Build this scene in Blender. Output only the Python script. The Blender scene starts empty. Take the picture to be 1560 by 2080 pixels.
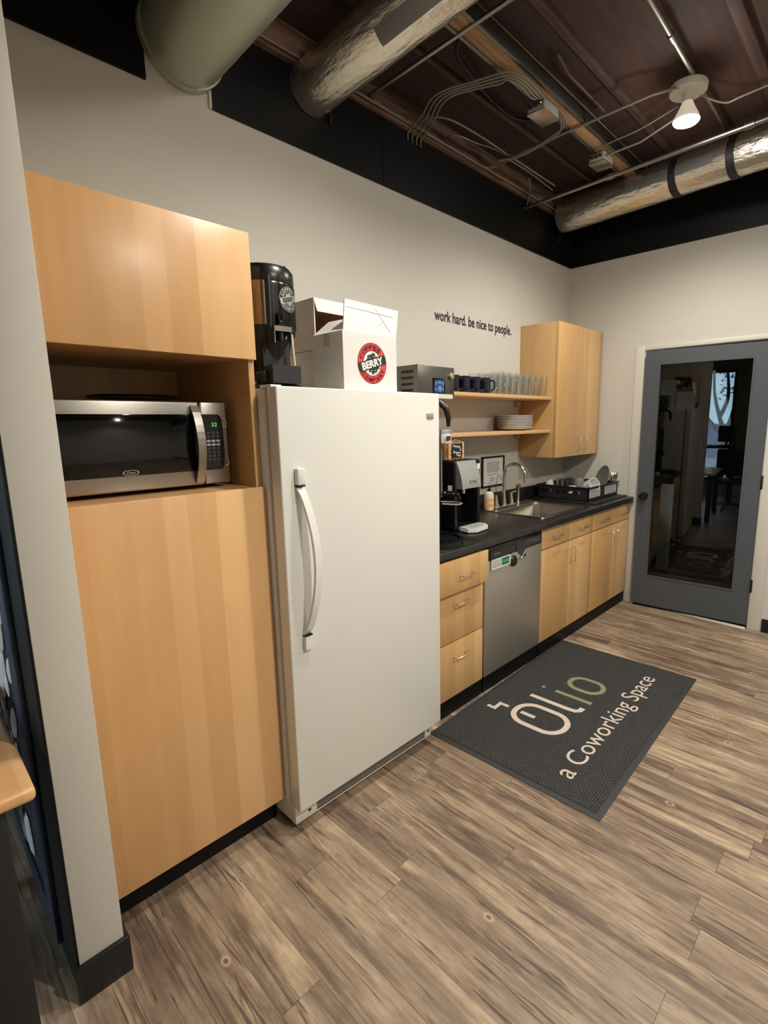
import bpy, bmesh, math, random
from mathutils import Vector, Matrix
R = math.radians
PI = math.pi
random.seed(7)
S = bpy.context.scene
COL = S.collection

# ---------------------------------------------------------------- camera
CAM = Vector((-0.3009, -2.2247, 1.5541))
YAW, PITCH, ROLL, FPX = 0.8182, -0.1698, -0.0109, 1028.6
fw = Vector((math.sin(YAW)*math.cos(PITCH), math.cos(YAW)*math.cos(PITCH), math.sin(PITCH)))
rt = Vector((math.cos(YAW), -math.sin(YAW), 0)); up = rt.cross(fw)
rt2 = math.cos(ROLL)*rt + math.sin(ROLL)*up; up2 = -math.sin(ROLL)*rt + math.cos(ROLL)*up
cd = bpy.data.cameras.new('camera'); cam = bpy.data.objects.new('camera', cd); COL.objects.link(cam)
cam.matrix_world = Matrix(((rt2.x, up2.x, -fw.x, CAM.x), (rt2.y, up2.y, -fw.y, CAM.y), (rt2.z, up2.z, -fw.z, CAM.z), (0, 0, 0, 1)))
cd.sensor_fit = 'VERTICAL'; cd.sensor_height = 36.0; cd.lens = 36.0*FPX/2080
cd.shift_x = -77.2/2080; cd.shift_y = -7.4/2080
cd.clip_start = 0.02; cd.clip_end = 100
S.camera = cam

# ---------------------------------------------------------------- light and exposure
S.view_settings.view_transform = 'Standard'; S.view_settings.look = 'None'
S.view_settings.gamma = 1.0; S.view_settings.exposure = 0.15; S.view_settings.use_curve_mapping = False
S.cycles.max_bounces = 8; S.cycles.transparent_max_bounces = 48; S.cycles.use_denoising = True
W = bpy.data.worlds.new('World'); S.world = W; W.use_nodes = True
W.node_tree.nodes['Background'].inputs[0].default_value = (0.50, 0.80, 1.0, 1)
W.node_tree.nodes['Background'].inputs[1].default_value = 11.0
WARM = (1.0, 0.945, 0.87)
LAMP_XY = [(2.79, -1.24, 88), (1.15, -1.28, 66), (1.0, -3.1, 165), (3.0, -3.3, 90), (1.2, -5.0, 70), (-1.6, -4.2, 60)]  # bulbs behind the camera are unseen, added as frontal fill
for i, (x, y, pw) in enumerate(LAMP_XY):
    l = bpy.data.lights.new('lamp_light', 'SPOT'); l.energy = pw; l.color = WARM      # the downward flood of each reflector bulb
    l.spot_size = R(160); l.spot_blend = 0.55; l.shadow_soft_size = 0.045
    o = bpy.data.objects.new('lamp_light', l); COL.objects.link(o); o.location = (x, y, 3.04)
    l = bpy.data.lights.new('lamp_spill', 'POINT'); l.energy = pw*0.08; l.color = WARM   # its weaker sideways spill
    l.shadow_soft_size = 0.045
    o = bpy.data.objects.new('lamp_spill', l); COL.objects.link(o); o.location = (x, y, 3.015)
# daylight through the window
l = bpy.data.lights.new('window_daylight', 'AREA'); l.shape = 'RECTANGLE'; l.size = 2.0; l.size_y = 2.1; l.energy = 25; l.color = (0.78, 0.9, 1.0)
o = bpy.data.objects.new('window_daylight', l); COL.objects.link(o); o.location = (-3.5, .25, 1.4)
o.rotation_euler = Vector((1, -0.25, -0.05)).to_track_quat('-Z', 'Z').to_euler()

# ---------------------------------------------------------------- materials
def newmat(n):
    m = bpy.data.materials.new(n); m.use_nodes = True
    return m, m.node_tree, m.node_tree.nodes['Principled BSDF']
def nd(nt, t, **kw):
    x = nt.nodes.new(t)
    for k, v in kw.items():
        if k.startswith('i_'): x.inputs[int(k[2:])].default_value = v
        else: setattr(x, k, v)
    return x
def srgb(c):
    f = lambda u: (u/255/12.92) if u/255 <= 0.04045 else ((u/255+0.055)/1.055)**2.4
    return (f(c[0]), f(c[1]), f(c[2]), 1)
def plain(n, c, rough=0.5, metal=0, spec=0.5, var=0.04, bump=0.0, bscale=200, emis=None, es=1, coat=0):
    m, nt, p = newmat(n)
    c = srgb(c)
    tc = nd(nt, 'ShaderNodeTexCoord'); no = nd(nt, 'ShaderNodeTexNoise'); no.inputs['Scale'].default_value = 9
    nt.links.new(tc.outputs['Object'], no.inputs['Vector'])
    mx = nd(nt, 'ShaderNodeMix', data_type='RGBA')
    mx.inputs[6].default_value = tuple(v*(1-var*2) for v in c[:3])+(1,); mx.inputs[7].default_value = tuple(min(1, v*(1+var*2)) for v in c[:3])+(1,)
    nt.links.new(no.outputs['Fac'], mx.inputs[0]); nt.links.new(mx.outputs[2], p.inputs['Base Color'])
    p.inputs['Roughness'].default_value = rough; p.inputs['Metallic'].default_value = metal
    p.inputs['Specular IOR Level'].default_value = spec; p.inputs['Coat Weight'].default_value = coat
    if bump:
        n2 = nd(nt, 'ShaderNodeTexNoise'); n2.inputs['Scale'].default_value = bscale; nt.links.new(tc.outputs['Object'], n2.inputs['Vector'])
        b = nd(nt, 'ShaderNodeBump'); b.inputs['Strength'].default_value = bump; b.inputs['Distance'].default_value = 0.002
        nt.links.new(n2.outputs['Fac'], b.inputs['Height']); nt.links.new(b.outputs['Normal'], p.inputs['Normal'])
    if emis: p.inputs['Emission Color'].default_value = srgb(emis); p.inputs['Emission Strength'].default_value = es
    return m
def ramp(nt, pts):
    r = nd(nt, 'ShaderNodeValToRGB'); e = r.color_ramp.elements
    while len(e) < len(pts): e.new(0.5)
    for q, (a, c) in zip(e, pts): q.position = a; q.color = c
    return r
def maple(n, c1, c2, grain='z', strip='x', w=0.095, rough=0.38):
    m, nt, p = newmat(n); L = nt.links.new
    tc = nd(nt, 'ShaderNodeTexCoord'); sp = nd(nt, 'ShaderNodeSeparateXYZ'); L(tc.outputs['Object'], sp.inputs[0])
    ix = {'x': 0, 'y': 1, 'z': 2}
    dv = nd(nt, 'ShaderNodeMath', operation='DIVIDE'); L(sp.outputs[ix[strip]], dv.inputs[0]); dv.inputs[1].default_value = w
    wob = nd(nt, 'ShaderNodeTexNoise'); wob.inputs['Scale'].default_value = 3.1; wob.noise_dimensions = '1D'; L(sp.outputs[ix[strip]], wob.inputs['W'])
    ad = nd(nt, 'ShaderNodeMath', operation='ADD'); L(dv.outputs[0], ad.inputs[0]); L(wob.outputs['Fac'], ad.inputs[1])
    fl = nd(nt, 'ShaderNodeMath', operation='FLOOR'); L(ad.outputs[0], fl.inputs[0])
    wn = nd(nt, 'ShaderNodeTexWhiteNoise', noise_dimensions='1D'); L(fl.outputs[0], wn.inputs['W'])
    mp = nd(nt, 'ShaderNodeMapping'); sc = [26, 26, 26]; sc[ix[grain]] = 1.3; mp.inputs['Scale'].default_value = sc
    L(tc.outputs['Object'], mp.inputs['Vector'])
    no = nd(nt, 'ShaderNodeTexNoise'); no.inputs['Scale'].default_value = 1.5; no.inputs['Detail'].default_value = 6; L(mp.outputs[0], no.inputs['Vector'])
    mp2 = nd(nt, 'ShaderNodeMapping'); sc = [6, 6, 6]; sc[ix[grain]] = 1.6; mp2.inputs['Scale'].default_value = sc; L(tc.outputs['Object'], mp2.inputs['Vector'])
    n2 = nd(nt, 'ShaderNodeTexNoise'); n2.inputs['Scale'].default_value = 1.2; n2.inputs['Distortion'].default_value = 1.0; L(mp2.outputs[0], n2.inputs['Vector'])
    a = nd(nt, 'ShaderNodeMath', operation='MULTIPLY'); L(wn.outputs[0], a.inputs[0]); a.inputs[1].default_value = 0.5
    b = nd(nt, 'ShaderNodeMath', operation='MULTIPLY_ADD'); L(no.outputs['Fac'], b.inputs[0]); b.inputs[1].default_value = 0.3; L(a.outputs[0], b.inputs[2])
    c = nd(nt, 'ShaderNodeMath', operation='MULTIPLY_ADD'); L(n2.outputs['Fac'], c.inputs[0]); c.inputs[1].default_value = 0.35; L(b.outputs[0], c.inputs[2])
    r = ramp(nt, [(0.2, srgb(c1)), (0.85, srgb(c2))]); L(c.outputs[0], r.inputs[0]); L(r.outputs[0], p.inputs['Base Color'])
    p.inputs['Roughness'].default_value = rough; p.inputs['Coat Weight'].default_value = 0.15; p.inputs['Coat Roughness'].default_value = 0.25
    return m
def brushed(n, c, rough=0.3, axis='x', metal=1.0):
    m, nt, p = newmat(n); L = nt.links.new
    tc = nd(nt, 'ShaderNodeTexCoord'); mp = nd(nt, 'ShaderNodeMapping'); sc = [300, 300, 300]; sc['xyz'.index(axis)] = 4; mp.inputs['Scale'].default_value = sc
    L(tc.outputs['Object'], mp.inputs[0]); no = nd(nt, 'ShaderNodeTexNoise'); no.inputs['Scale'].default_value = 1; L(mp.outputs[0], no.inputs['Vector'])
    mr = nd(nt, 'ShaderNodeMapRange'); mr.inputs[3].default_value = rough-0.06; mr.inputs[4].default_value = rough+0.1
    L(no.outputs['Fac'], mr.inputs[0]); L(mr.outputs[0], p.inputs['Roughness'])
    p.inputs['Base Color'].default_value = srgb(c); p.inputs['Metallic'].default_value = metal
    return m
def floor_mat():
    m, nt, p = newmat('plank_floor'); L = nt.links.new
    M = lambda op, a, b=None, c=None: _m(nt, op, a, b, c)
    def _m(nt, op, a, b, c):
        x = nd(nt, 'ShaderNodeMath', operation=op)
        for i, v in enumerate((a, b, c)):
            if v is None: continue
            if isinstance(v, (int, float)): x.inputs[i].default_value = v
            else: L(v, x.inputs[i])
        return x.outputs[0]
    tc = nd(nt, 'ShaderNodeTexCoord'); sp = nd(nt, 'ShaderNodeSeparateXYZ'); L(tc.outputs['Object'], sp.inputs[0])
    X, Y = sp.outputs[0], sp.outputs[1]
    u = M('DIVIDE', M('SUBTRACT', X, 0.111), 0.1255)
    row = M('FLOOR', u); fu = M('FRACT', u)
    rn = nd(nt, 'ShaderNodeTexWhiteNoise', noise_dimensions='1D'); L(row, rn.inputs['W'])
    v = M('ADD', M('DIVIDE', Y, 1.1), M('MULTIPLY', rn.outputs[0], 7.3))
    cell = M('FLOOR', v); fv = M('FRACT', v)
    cb = nd(nt, 'ShaderNodeCombineXYZ'); L(row, cb.inputs[0]); L(cell, cb.inputs[1])
    pn = nd(nt, 'ShaderNodeTexWhiteNoise', noise_dimensions='2D'); L(cb.outputs[0], pn.inputs['Vector'])
    # per plank offset coordinates
    off = nd(nt, 'ShaderNodeCombineXYZ'); L(M('MULTIPLY', pn.outputs[0], 37.0), off.inputs[2]); L(M('MULTIPLY', pn.outputs[0], 11.0), off.inputs[1])
    va = nd(nt, 'ShaderNodeVectorMath', operation='ADD'); L(tc.outputs['Object'], va.inputs[0]); L(off.outputs[0], va.inputs[1])
    mp = nd(nt, 'ShaderNodeMapping'); mp.inputs['Scale'].default_value = (12, 1.15, 1); L(va.outputs[0], mp.inputs[0])
    n1 = nd(nt, 'ShaderNodeTexNoise'); n1.inputs['Scale'].default_value = 1.0; n1.inputs['Detail'].default_value = 7; n1.inputs['Roughness'].default_value = 0.62; n1.inputs['Distortion'].default_value = 0.7
    L(mp.outputs[0], n1.inputs['Vector'])
    mp2 = nd(nt, 'ShaderNodeMapping'); mp2.inputs['Scale'].default_value = (75, 5, 1); L(va.outputs[0], mp2.inputs[0])
    n2 = nd(nt, 'ShaderNodeTexNoise'); n2.inputs['Scale'].default_value = 1.0; n2.inputs['Detail'].default_value = 5; n2.inputs['Distortion'].default_value = 0.5; L(mp2.outputs[0], n2.inputs['Vector'])
    r = ramp(nt, [(0.26, srgb((80, 66, 57))), (0.42, srgb((116, 97, 80))), (0.53, srgb((152, 131, 108))), (0.72, srgb((194, 171, 141)))])
    e = M('ADD', n1.outputs['Fac'], M('MULTIPLY', M('SUBTRACT', n2.outputs['Fac'], 0.5), 0.42))
    mp5 = nd(nt, 'ShaderNodeMapping'); mp5.inputs['Scale'].default_value = (34, 13, 1); L(va.outputs[0], mp5.inputs[0])
    n5 = nd(nt, 'ShaderNodeTexNoise'); n5.inputs['Scale'].default_value = 1.0; n5.inputs['Detail'].default_value = 9; n5.inputs['Roughness'].default_value = 0.7; L(mp5.outputs[0], n5.inputs['Vector'])
    e = M('ADD', e, M('MULTIPLY', M('SUBTRACT', n5.outputs['Fac'], 0.5), 0.34))
    e = M('ADD', e, M('MULTIPLY', M('SUBTRACT', pn.outputs[0], 0.5), 0.10))
    L(e, r.inputs[0])
    # weathered grey patches
    mp3 = nd(nt, 'ShaderNodeMapping'); mp3.inputs['Scale'].default_value = (9, 3.0, 1); L(va.outputs[0], mp3.inputs[0])
    n3 = nd(nt, 'ShaderNodeTexNoise'); n3.inputs['Scale'].default_value = 1.0; n3.inputs['Detail'].default_value = 8; L(mp3.outputs[0], n3.inputs['Vector'])
    r3 = ramp(nt, [(0.42, (0, 0, 0, 1)), (0.62, (1, 1, 1, 1))]); L(n3.outputs['Fac'], r3.inputs[0])
    mg = nd(nt, 'ShaderNodeMix', data_type='RGBA', blend_type='MIX'); L(M('MULTIPLY', r3.outputs[0], 0.55), mg.inputs[0]); L(r.outputs[0], mg.inputs[6]); mg.inputs[7].default_value = srgb((128, 110, 92))
    # thin dark cracks
    mp4 = nd(nt, 'ShaderNodeMapping'); mp4.inputs['Scale'].default_value = (55, 2.3, 1); L(va.outputs[0], mp4.inputs[0])
    n4 = nd(nt, 'ShaderNodeTexNoise'); n4.inputs['Scale'].default_value = 1.0; n4.inputs['Detail'].default_value = 3; n4.inputs['Distortion'].default_value = 1.2; L(mp4.outputs[0], n4.inputs['Vector'])
    r4 = ramp(nt, [(0.33, (1, 1, 1, 1)), (0.37, (0, 0, 0, 1))]); L(n4.outputs['Fac'], r4.inputs[0])
    mc = nd(nt, 'ShaderNodeMix', data_type='RGBA'); L(M('MULTIPLY', r4.outputs[0], 0.75), mc.inputs[0]); L(mg.outputs[2], mc.inputs[6]); mc.inputs[7].default_value = srgb((66, 54, 48))
    # knots
    mpk = nd(nt, 'ShaderNodeMapping'); mpk.inputs['Scale'].default_value = (3.4, 2.3, 1); L(tc.outputs['Object'], mpk.inputs[0])
    vo = nd(nt, 'ShaderNodeTexVoronoi'); vo.voronoi_dimensions = '2D'; vo.inputs['Scale'].default_value = 1.0; L(mpk.outputs[0], vo.inputs['Vector'])
    rk = ramp(nt, [(0.0, srgb((120, 92, 72))), (0.018, srgb((96, 74, 60))), (0.028, srgb((205, 178, 148))), (0.055, srgb((190, 160, 128)))]); L(vo.outputs['Distance'], rk.inputs[0])
    rf = ramp(nt, [(0.03, (1, 1, 1, 1)), (0.055, (0, 0, 0, 1))]); L(vo.outputs['Distance'], rf.inputs[0]); spk = nd(nt, 'ShaderNodeSeparateColor'); L(vo.outputs['Color'], spk.inputs[0]); keep = M('GREATER_THAN', spk.outputs[0], 0.55)
    mk = nd(nt, 'ShaderNodeMix', data_type='RGBA'); L(M('MULTIPLY', M('MULTIPLY', rf.outputs[0], 0.7), keep), mk.inputs[0]); L(mc.outputs[2], mk.inputs[6]); L(rk.outputs[0], mk.inputs[7])
    # joints
    ju = M('MINIMUM', fu, M('SUBTRACT', 1.0, fu)); jv = M('MINIMUM', fv, M('SUBTRACT', 1.0, fv))
    j = M('MAXIMUM', M('LESS_THAN', ju, 0.010), M('LESS_THAN', jv, 0.0013))
    mj = nd(nt, 'ShaderNodeMix', data_type='RGBA'); L(M('MULTIPLY', j, 0.55), mj.inputs[0]); L(mk.outputs[2], mj.inputs[6]); mj.inputs[7].default_value = srgb((74, 62, 54))
    L(mj.outputs[2], p.inputs['Base Color'])
    rr = nd(nt, 'ShaderNodeMapRange'); rr.inputs[3].default_value = 0.50; rr.inputs[4].default_value = 0.36; L(n1.outputs['Fac'], rr.inputs[0]); L(rr.outputs[0], p.inputs['Roughness'])
    bp_ = nd(nt, 'ShaderNodeBump'); bp_.inputs['Strength'].default_value = 0.25; bp_.inputs['Distance'].default_value = 0.001
    L(e, bp_.inputs['Height']); L(bp_.outputs[0], p.inputs['Normal']); p.inputs['Specular IOR Level'].default_value = 0.4
    return m
def foil_mat(n, c, rough, wr=0.6, metal=0.9):
    m, nt, p = newmat(n); L = nt.links.new
    tc = nd(nt, 'ShaderNodeTexCoord'); mp = nd(nt, 'ShaderNodeMapping'); mp.inputs['Scale'].default_value = (40, 9, 40); L(tc.outputs['Object'], mp.inputs[0])
    no = nd(nt, 'ShaderNodeTexNoise'); no.inputs['Scale'].default_value = 1.0; no.inputs['Detail'].default_value = 5; L(mp.outputs[0], no.inputs['Vector'])
    b = nd(nt, 'ShaderNodeBump'); b.inputs['Strength'].default_value = wr; b.inputs['Distance'].default_value = 0.01; L(no.outputs['Fac'], b.inputs['Height']); L(b.outputs[0], p.inputs['Normal'])
    p.inputs['Base Color'].default_value = srgb(c); p.inputs['Metallic'].default_value = metal; p.inputs['Roughness'].default_value = rough
    return m
def glass_mat(n, tint=(0.95, 0.97, 0.95), gl=0.25, base=0.04):
    m = bpy.data.materials.new(n); m.use_nodes = True; nt = m.node_tree; nt.nodes.clear(); L = nt.links.new
    out = nd(nt, 'ShaderNodeOutputMaterial'); t = nd(nt, 'ShaderNodeBsdfTransparent'); t.inputs[0].default_value = (*tint, 1)
    g = nd(nt, 'ShaderNodeBsdfGlossy'); g.inputs['Roughness'].default_value = 0.02
    lw = nd(nt, 'ShaderNodeLayerWeight'); lw.inputs[0].default_value = gl
    ma = nd(nt, 'ShaderNodeMath', operation='MULTIPLY_ADD'); L(lw.outputs['Facing'], ma.inputs[0]); ma.inputs[1].default_value = 0.6; ma.inputs[2].default_value = base
    mx = nd(nt, 'ShaderNodeMixShader'); L(ma.outputs[0], mx.inputs[0]); L(t.outputs[0], mx.inputs[1]); L(g.outputs[0], mx.inputs[2]); L(mx.outputs[0], out.inputs[0])
    return m
def pane_mat(n, tint, refl):
    m = bpy.data.materials.new(n); m.use_nodes = True; nt = m.node_tree; nt.nodes.clear(); L = nt.links.new
    out = nd(nt, 'ShaderNodeOutputMaterial'); t = nd(nt, 'ShaderNodeBsdfTransparent'); t.inputs[0].default_value = (*tint, 1)
    g = nd(nt, 'ShaderNodeBsdfGlossy'); g.inputs['Roughness'].default_value = 0.0
    fr = nd(nt, 'ShaderNodeFresnel'); fr.inputs[0].default_value = refl
    mx = nd(nt, 'ShaderNodeMixShader'); L(fr.outputs[0], mx.inputs[0]); L(t.outputs[0], mx.inputs[1]); L(g.outputs[0], mx.inputs[2]); L(mx.outputs[0], out.inputs[0])
    return m
def deck_mat():
    m, nt, p = newmat('plywood_deck'); L = nt.links.new
    tc = nd(nt, 'ShaderNodeTexCoord'); br = nd(nt, 'ShaderNodeTexBrick'); br.inputs['Scale'].default_value = 1.0
    br.offset = 0.5; br.inputs['Brick Width'].default_value = 2.44; br.inputs['Row Height'].default_value = 1.22; br.inputs['Mortar Size'].default_value = 0.004
    br.inputs['Color1'].default_value = srgb((56, 35, 36)); br.inputs['Color2'].default_value = srgb((86, 60, 44)); br.inputs['Mortar'].default_value = srgb((30, 20, 18)); br.inputs['Bias'].default_value = -0.2
    mp = nd(nt, 'ShaderNodeMapping'); mp.inputs['Location'].default_value = (0.2, -0.31, 0); L(tc.outputs['Object'], mp.inputs[0]); L(mp.outputs[0], br.inputs['Vector'])
    mp2 = nd(nt, 'ShaderNodeMapping'); mp2.inputs['Scale'].default_value = (2, 14, 1); L(tc.outputs['Object'], mp2.inputs[0])
    no = nd(nt, 'ShaderNodeTexNoise'); no.inputs['Scale'].default_value = 1.2; no.inputs['Detail'].default_value = 6; no.inputs['Distortion'].default_value = 1.5; L(mp2.outputs[0], no.inputs['Vector'])
    rr = ramp(nt, [(0.35, (0.7, 0.68, 0.68, 1)), (0.65, (1.1, 1.05, 1.05, 1))]); L(no.outputs['Fac'], rr.inputs[0])
    mx = nd(nt, 'ShaderNodeMix', data_type='RGBA', blend_type='MULTIPLY'); mx.inputs[0].default_value = 1; L(br.outputs['Color'], mx.inputs[6]); L(rr.outputs[0], mx.inputs[7])
    L(mx.outputs[2], p.inputs['Base Color']); p.inputs['Roughness'].default_value = 0.8
    return m
def rough_wood(n, c1, c2, sx=(1.5, 25, 25)):
    m, nt, p = newmat(n); L = nt.links.new
    tc = nd(nt, 'ShaderNodeTexCoord'); mp = nd(nt, 'ShaderNodeMapping'); mp.inputs['Scale'].default_value = sx; L(tc.outputs['Object'], mp.inputs[0])
    no = nd(nt, 'ShaderNodeTexNoise'); no.inputs['Scale'].default_value = 1.5; no.inputs['Detail'].default_value = 6; no.inputs['Distortion'].default_value = 0.8; L(mp.outputs[0], no.inputs['Vector'])
    r = ramp(nt, [(0.35, srgb(c1)), (0.62, srgb(c2))]); L(no.outputs['Fac'], r.inputs[0]); L(r.outputs[0], p.inputs['Base Color']); p.inputs['Roughness'].default_value = 0.75
    return m
def mat_fabric():
    m, nt, p = newmat('mat_carpet'); L = nt.links.new
    tc = nd(nt, 'ShaderNodeTexCoord'); ck = nd(nt, 'ShaderNodeTexBrick'); ck.inputs['Scale'].default_value = 1.0
    ck.inputs['Brick Width'].default_value = 0.026; ck.inputs['Row Height'].default_value = 0.011; ck.inputs['Mortar Size'].default_value = 0.0022; ck.inputs['Mortar Smooth'].default_value = 0.6
    L(tc.outputs['Object'], ck.inputs['Vector'])
    ck.inputs['Color1'].default_value = srgb((72, 72, 66)); ck.inputs['Color2'].default_value = srgb((64, 64, 59)); ck.inputs['Mortar'].default_value = srgb((42, 42, 40))
    no = nd(nt, 'ShaderNodeTexNoise'); no.inputs['Scale'].default_value = 420; L(tc.outputs['Object'], no.inputs['Vector'])
    mx = nd(nt, 'ShaderNodeMix', data_type='RGBA', blend_type='OVERLAY'); mx.inputs[0].default_value = 0.8; L(ck.outputs['Color'], mx.inputs[6]); L(no.outputs['Color'], mx.inputs[7])
    hs = nd(nt, 'ShaderNodeHueSaturation'); hs.inputs['Saturation'].default_value = 0.35; L(mx.outputs[2], hs.inputs['Color']); L(hs.outputs[0], p.inputs['Base Color'])
    b = nd(nt, 'ShaderNodeBump'); b.inputs['Strength'].default_value = 0.6; b.inputs['Distance'].default_value = 0.003; b.invert = True; L(ck.outputs['Fac'], b.inputs['Height']); L(b.outputs[0], p.inputs['Normal'])
    p.inputs['Roughness'].default_value = 0.95; p.inputs['Specular IOR Level'].default_value = 0.15
    return m
def counter_mat():
    m, nt, p = newmat('black_laminate'); L = nt.links.new
    tc = nd(nt, 'ShaderNodeTexCoord'); no = nd(nt, 'ShaderNodeTexNoise'); no.inputs['Scale'].default_value = 14; no.inputs['Detail'].default_value = 8; L(tc.outputs['Object'], no.inputs['Vector'])
    r = ramp(nt, [(0.35, srgb((20, 20, 20))), (0.65, srgb((38, 37, 36)))]); L(no.outputs['Fac'], r.inputs[0]); L(r.outputs[0], p.inputs['Base Color'])
    p.inputs['Roughness'].default_value = 0.34; p.inputs['Specular IOR Level'].default_value = 0.55
    return m
WALL = plain('beige_wall_paint', (198, 194, 183), 0.75, var=0.01, bump=0.12, bscale=260, spec=0.3)
CASING = plain('door_casing_paint', (204, 200, 188), 0.5, var=0.01)
BLACKP = plain('black_paint', (9, 9, 10), 0.5, var=0.1, spec=0.25)
BASEB = plain('black_baseboard', (18, 19, 21), 0.35, var=0.1)
FLOOR = floor_mat(); DECK = deck_mat()
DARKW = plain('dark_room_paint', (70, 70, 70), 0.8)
MAP_V = maple('maple_veneer', (204, 154, 100), (228, 184, 130))
MAP_W = maple('maple_veneer_pale', (188, 146, 92), (212, 174, 120))
MAP_H = maple('maple_shelf', (196, 154, 106), (220, 184, 138), grain='x', strip='y', w=0.12)
MAP_N = maple('maple_inside', (186, 140, 90), (206, 162, 110))
WHITE = plain('fridge_white_enamel', (222, 221, 213), 0.32, var=0.005, spec=0.5, coat=0.2)
WHITE2 = plain('fridge_white_side', (216, 210, 198), 0.45, var=0.01, bump=0.05, bscale=500)
GREYPL = plain('grey_plastic', (150, 148, 142), 0.5)
STEEL = brushed('brushed_steel', (168, 162, 152), 0.3)
STEELV = brushed('brushed_steel_upright', (196, 190, 180), 0.42, 'z', .9)
STEELD = brushed('dark_brushed_steel', (120, 118, 112), 0.34)
CHROME = brushed('satin_nickel', (205, 196, 182), 0.18)
WIRE = brushed('nickel_wire', (220, 212, 196), 0.22)
BLK = plain('black_plastic', (18, 18, 19), 0.3, var=0.05)
BLKM = plain('matt_black_plastic', (24, 24, 25), 0.55, var=0.05)
BLKG = plain('black_glass', (7, 8, 8), 0.06, var=0.05, spec=0.6)
GLASS = glass_mat('drinking_glass', (0.988, 0.992, 0.988), 0.36, 0.05)
PANE = pane_mat('door_pane', (0.80, 0.84, 0.86), 1.62)
WPANE = pane_mat('window_pane', (0.95, 0.97, 0.98), 1.45)
NAVY = plain('navy_glaze', (14, 18, 40), 0.12, var=0.05, coat=0.5)
CERW = plain('white_glaze', (226, 226, 222), 0.15, var=0.02, coat=0.4)
CERG = plain('grey_glaze', (118, 118, 116), 0.25, var=0.03)
CARD = plain('white_cardboard', (226, 224, 218), 0.8, var=0.03, spec=0.2)
CARDT = plain('tan_cardboard', (206, 164, 122), 0.85, var=0.05, spec=0.2)
FOIL = foil_mat('foil_duct_wrap', (226, 220, 206), 0.24, 0.9, 0.92)
GALV = foil_mat('painted_duct', (176, 180, 164), 0.36, 0.05, 0.6)
TAPE = plain('grey_duct_tape', (98, 96, 94), 0.5)
CONDUIT = brushed('galvanised_conduit', (150, 146, 136), 0.35, 'y')
CABLE = plain('grey_cable', (120, 115, 105), 0.5)
DOORP = plain('slate_door_paint', (72, 76, 80), 0.55, var=0.02)
RED = plain('logo_red', (224, 62, 60), 0.6, var=0.01)
DRED = plain('logo_dark_red', (70, 16, 18), 0.6, var=0.01)
LBLK = plain('logo_black', (34, 36, 34), 0.6, var=0.01)
PAPER = plain('white_paper', (228, 228, 222), 0.7, var=0.02)
INK = plain('dark_ink', (22, 20, 20), 0.7)
GREYINK = plain('grey_ink', (120, 118, 112), 0.7)
MATC = mat_fabric(); MATR = plain('rubber_edge', (50, 51, 50), 0.6, bump=0.1)
MATPINK = plain('mat_cream_pile', (206, 190, 176), 0.95, var=0.05, bump=0.6, bscale=700)
MATGRN = plain('mat_olive_pile', (136, 136, 100), 0.95, var=0.05, bump=0.6, bscale=700)
COUNTER = counter_mat()
LEDG = rough_wood('rough_ledger', (62, 42, 36), (128, 96, 76))
BEAMW = rough_wood('beam_wood', (130, 98, 70), (170, 134, 98))
BATT = rough_wood('batten_wood', (60, 40, 36), (84, 60, 52))

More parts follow.
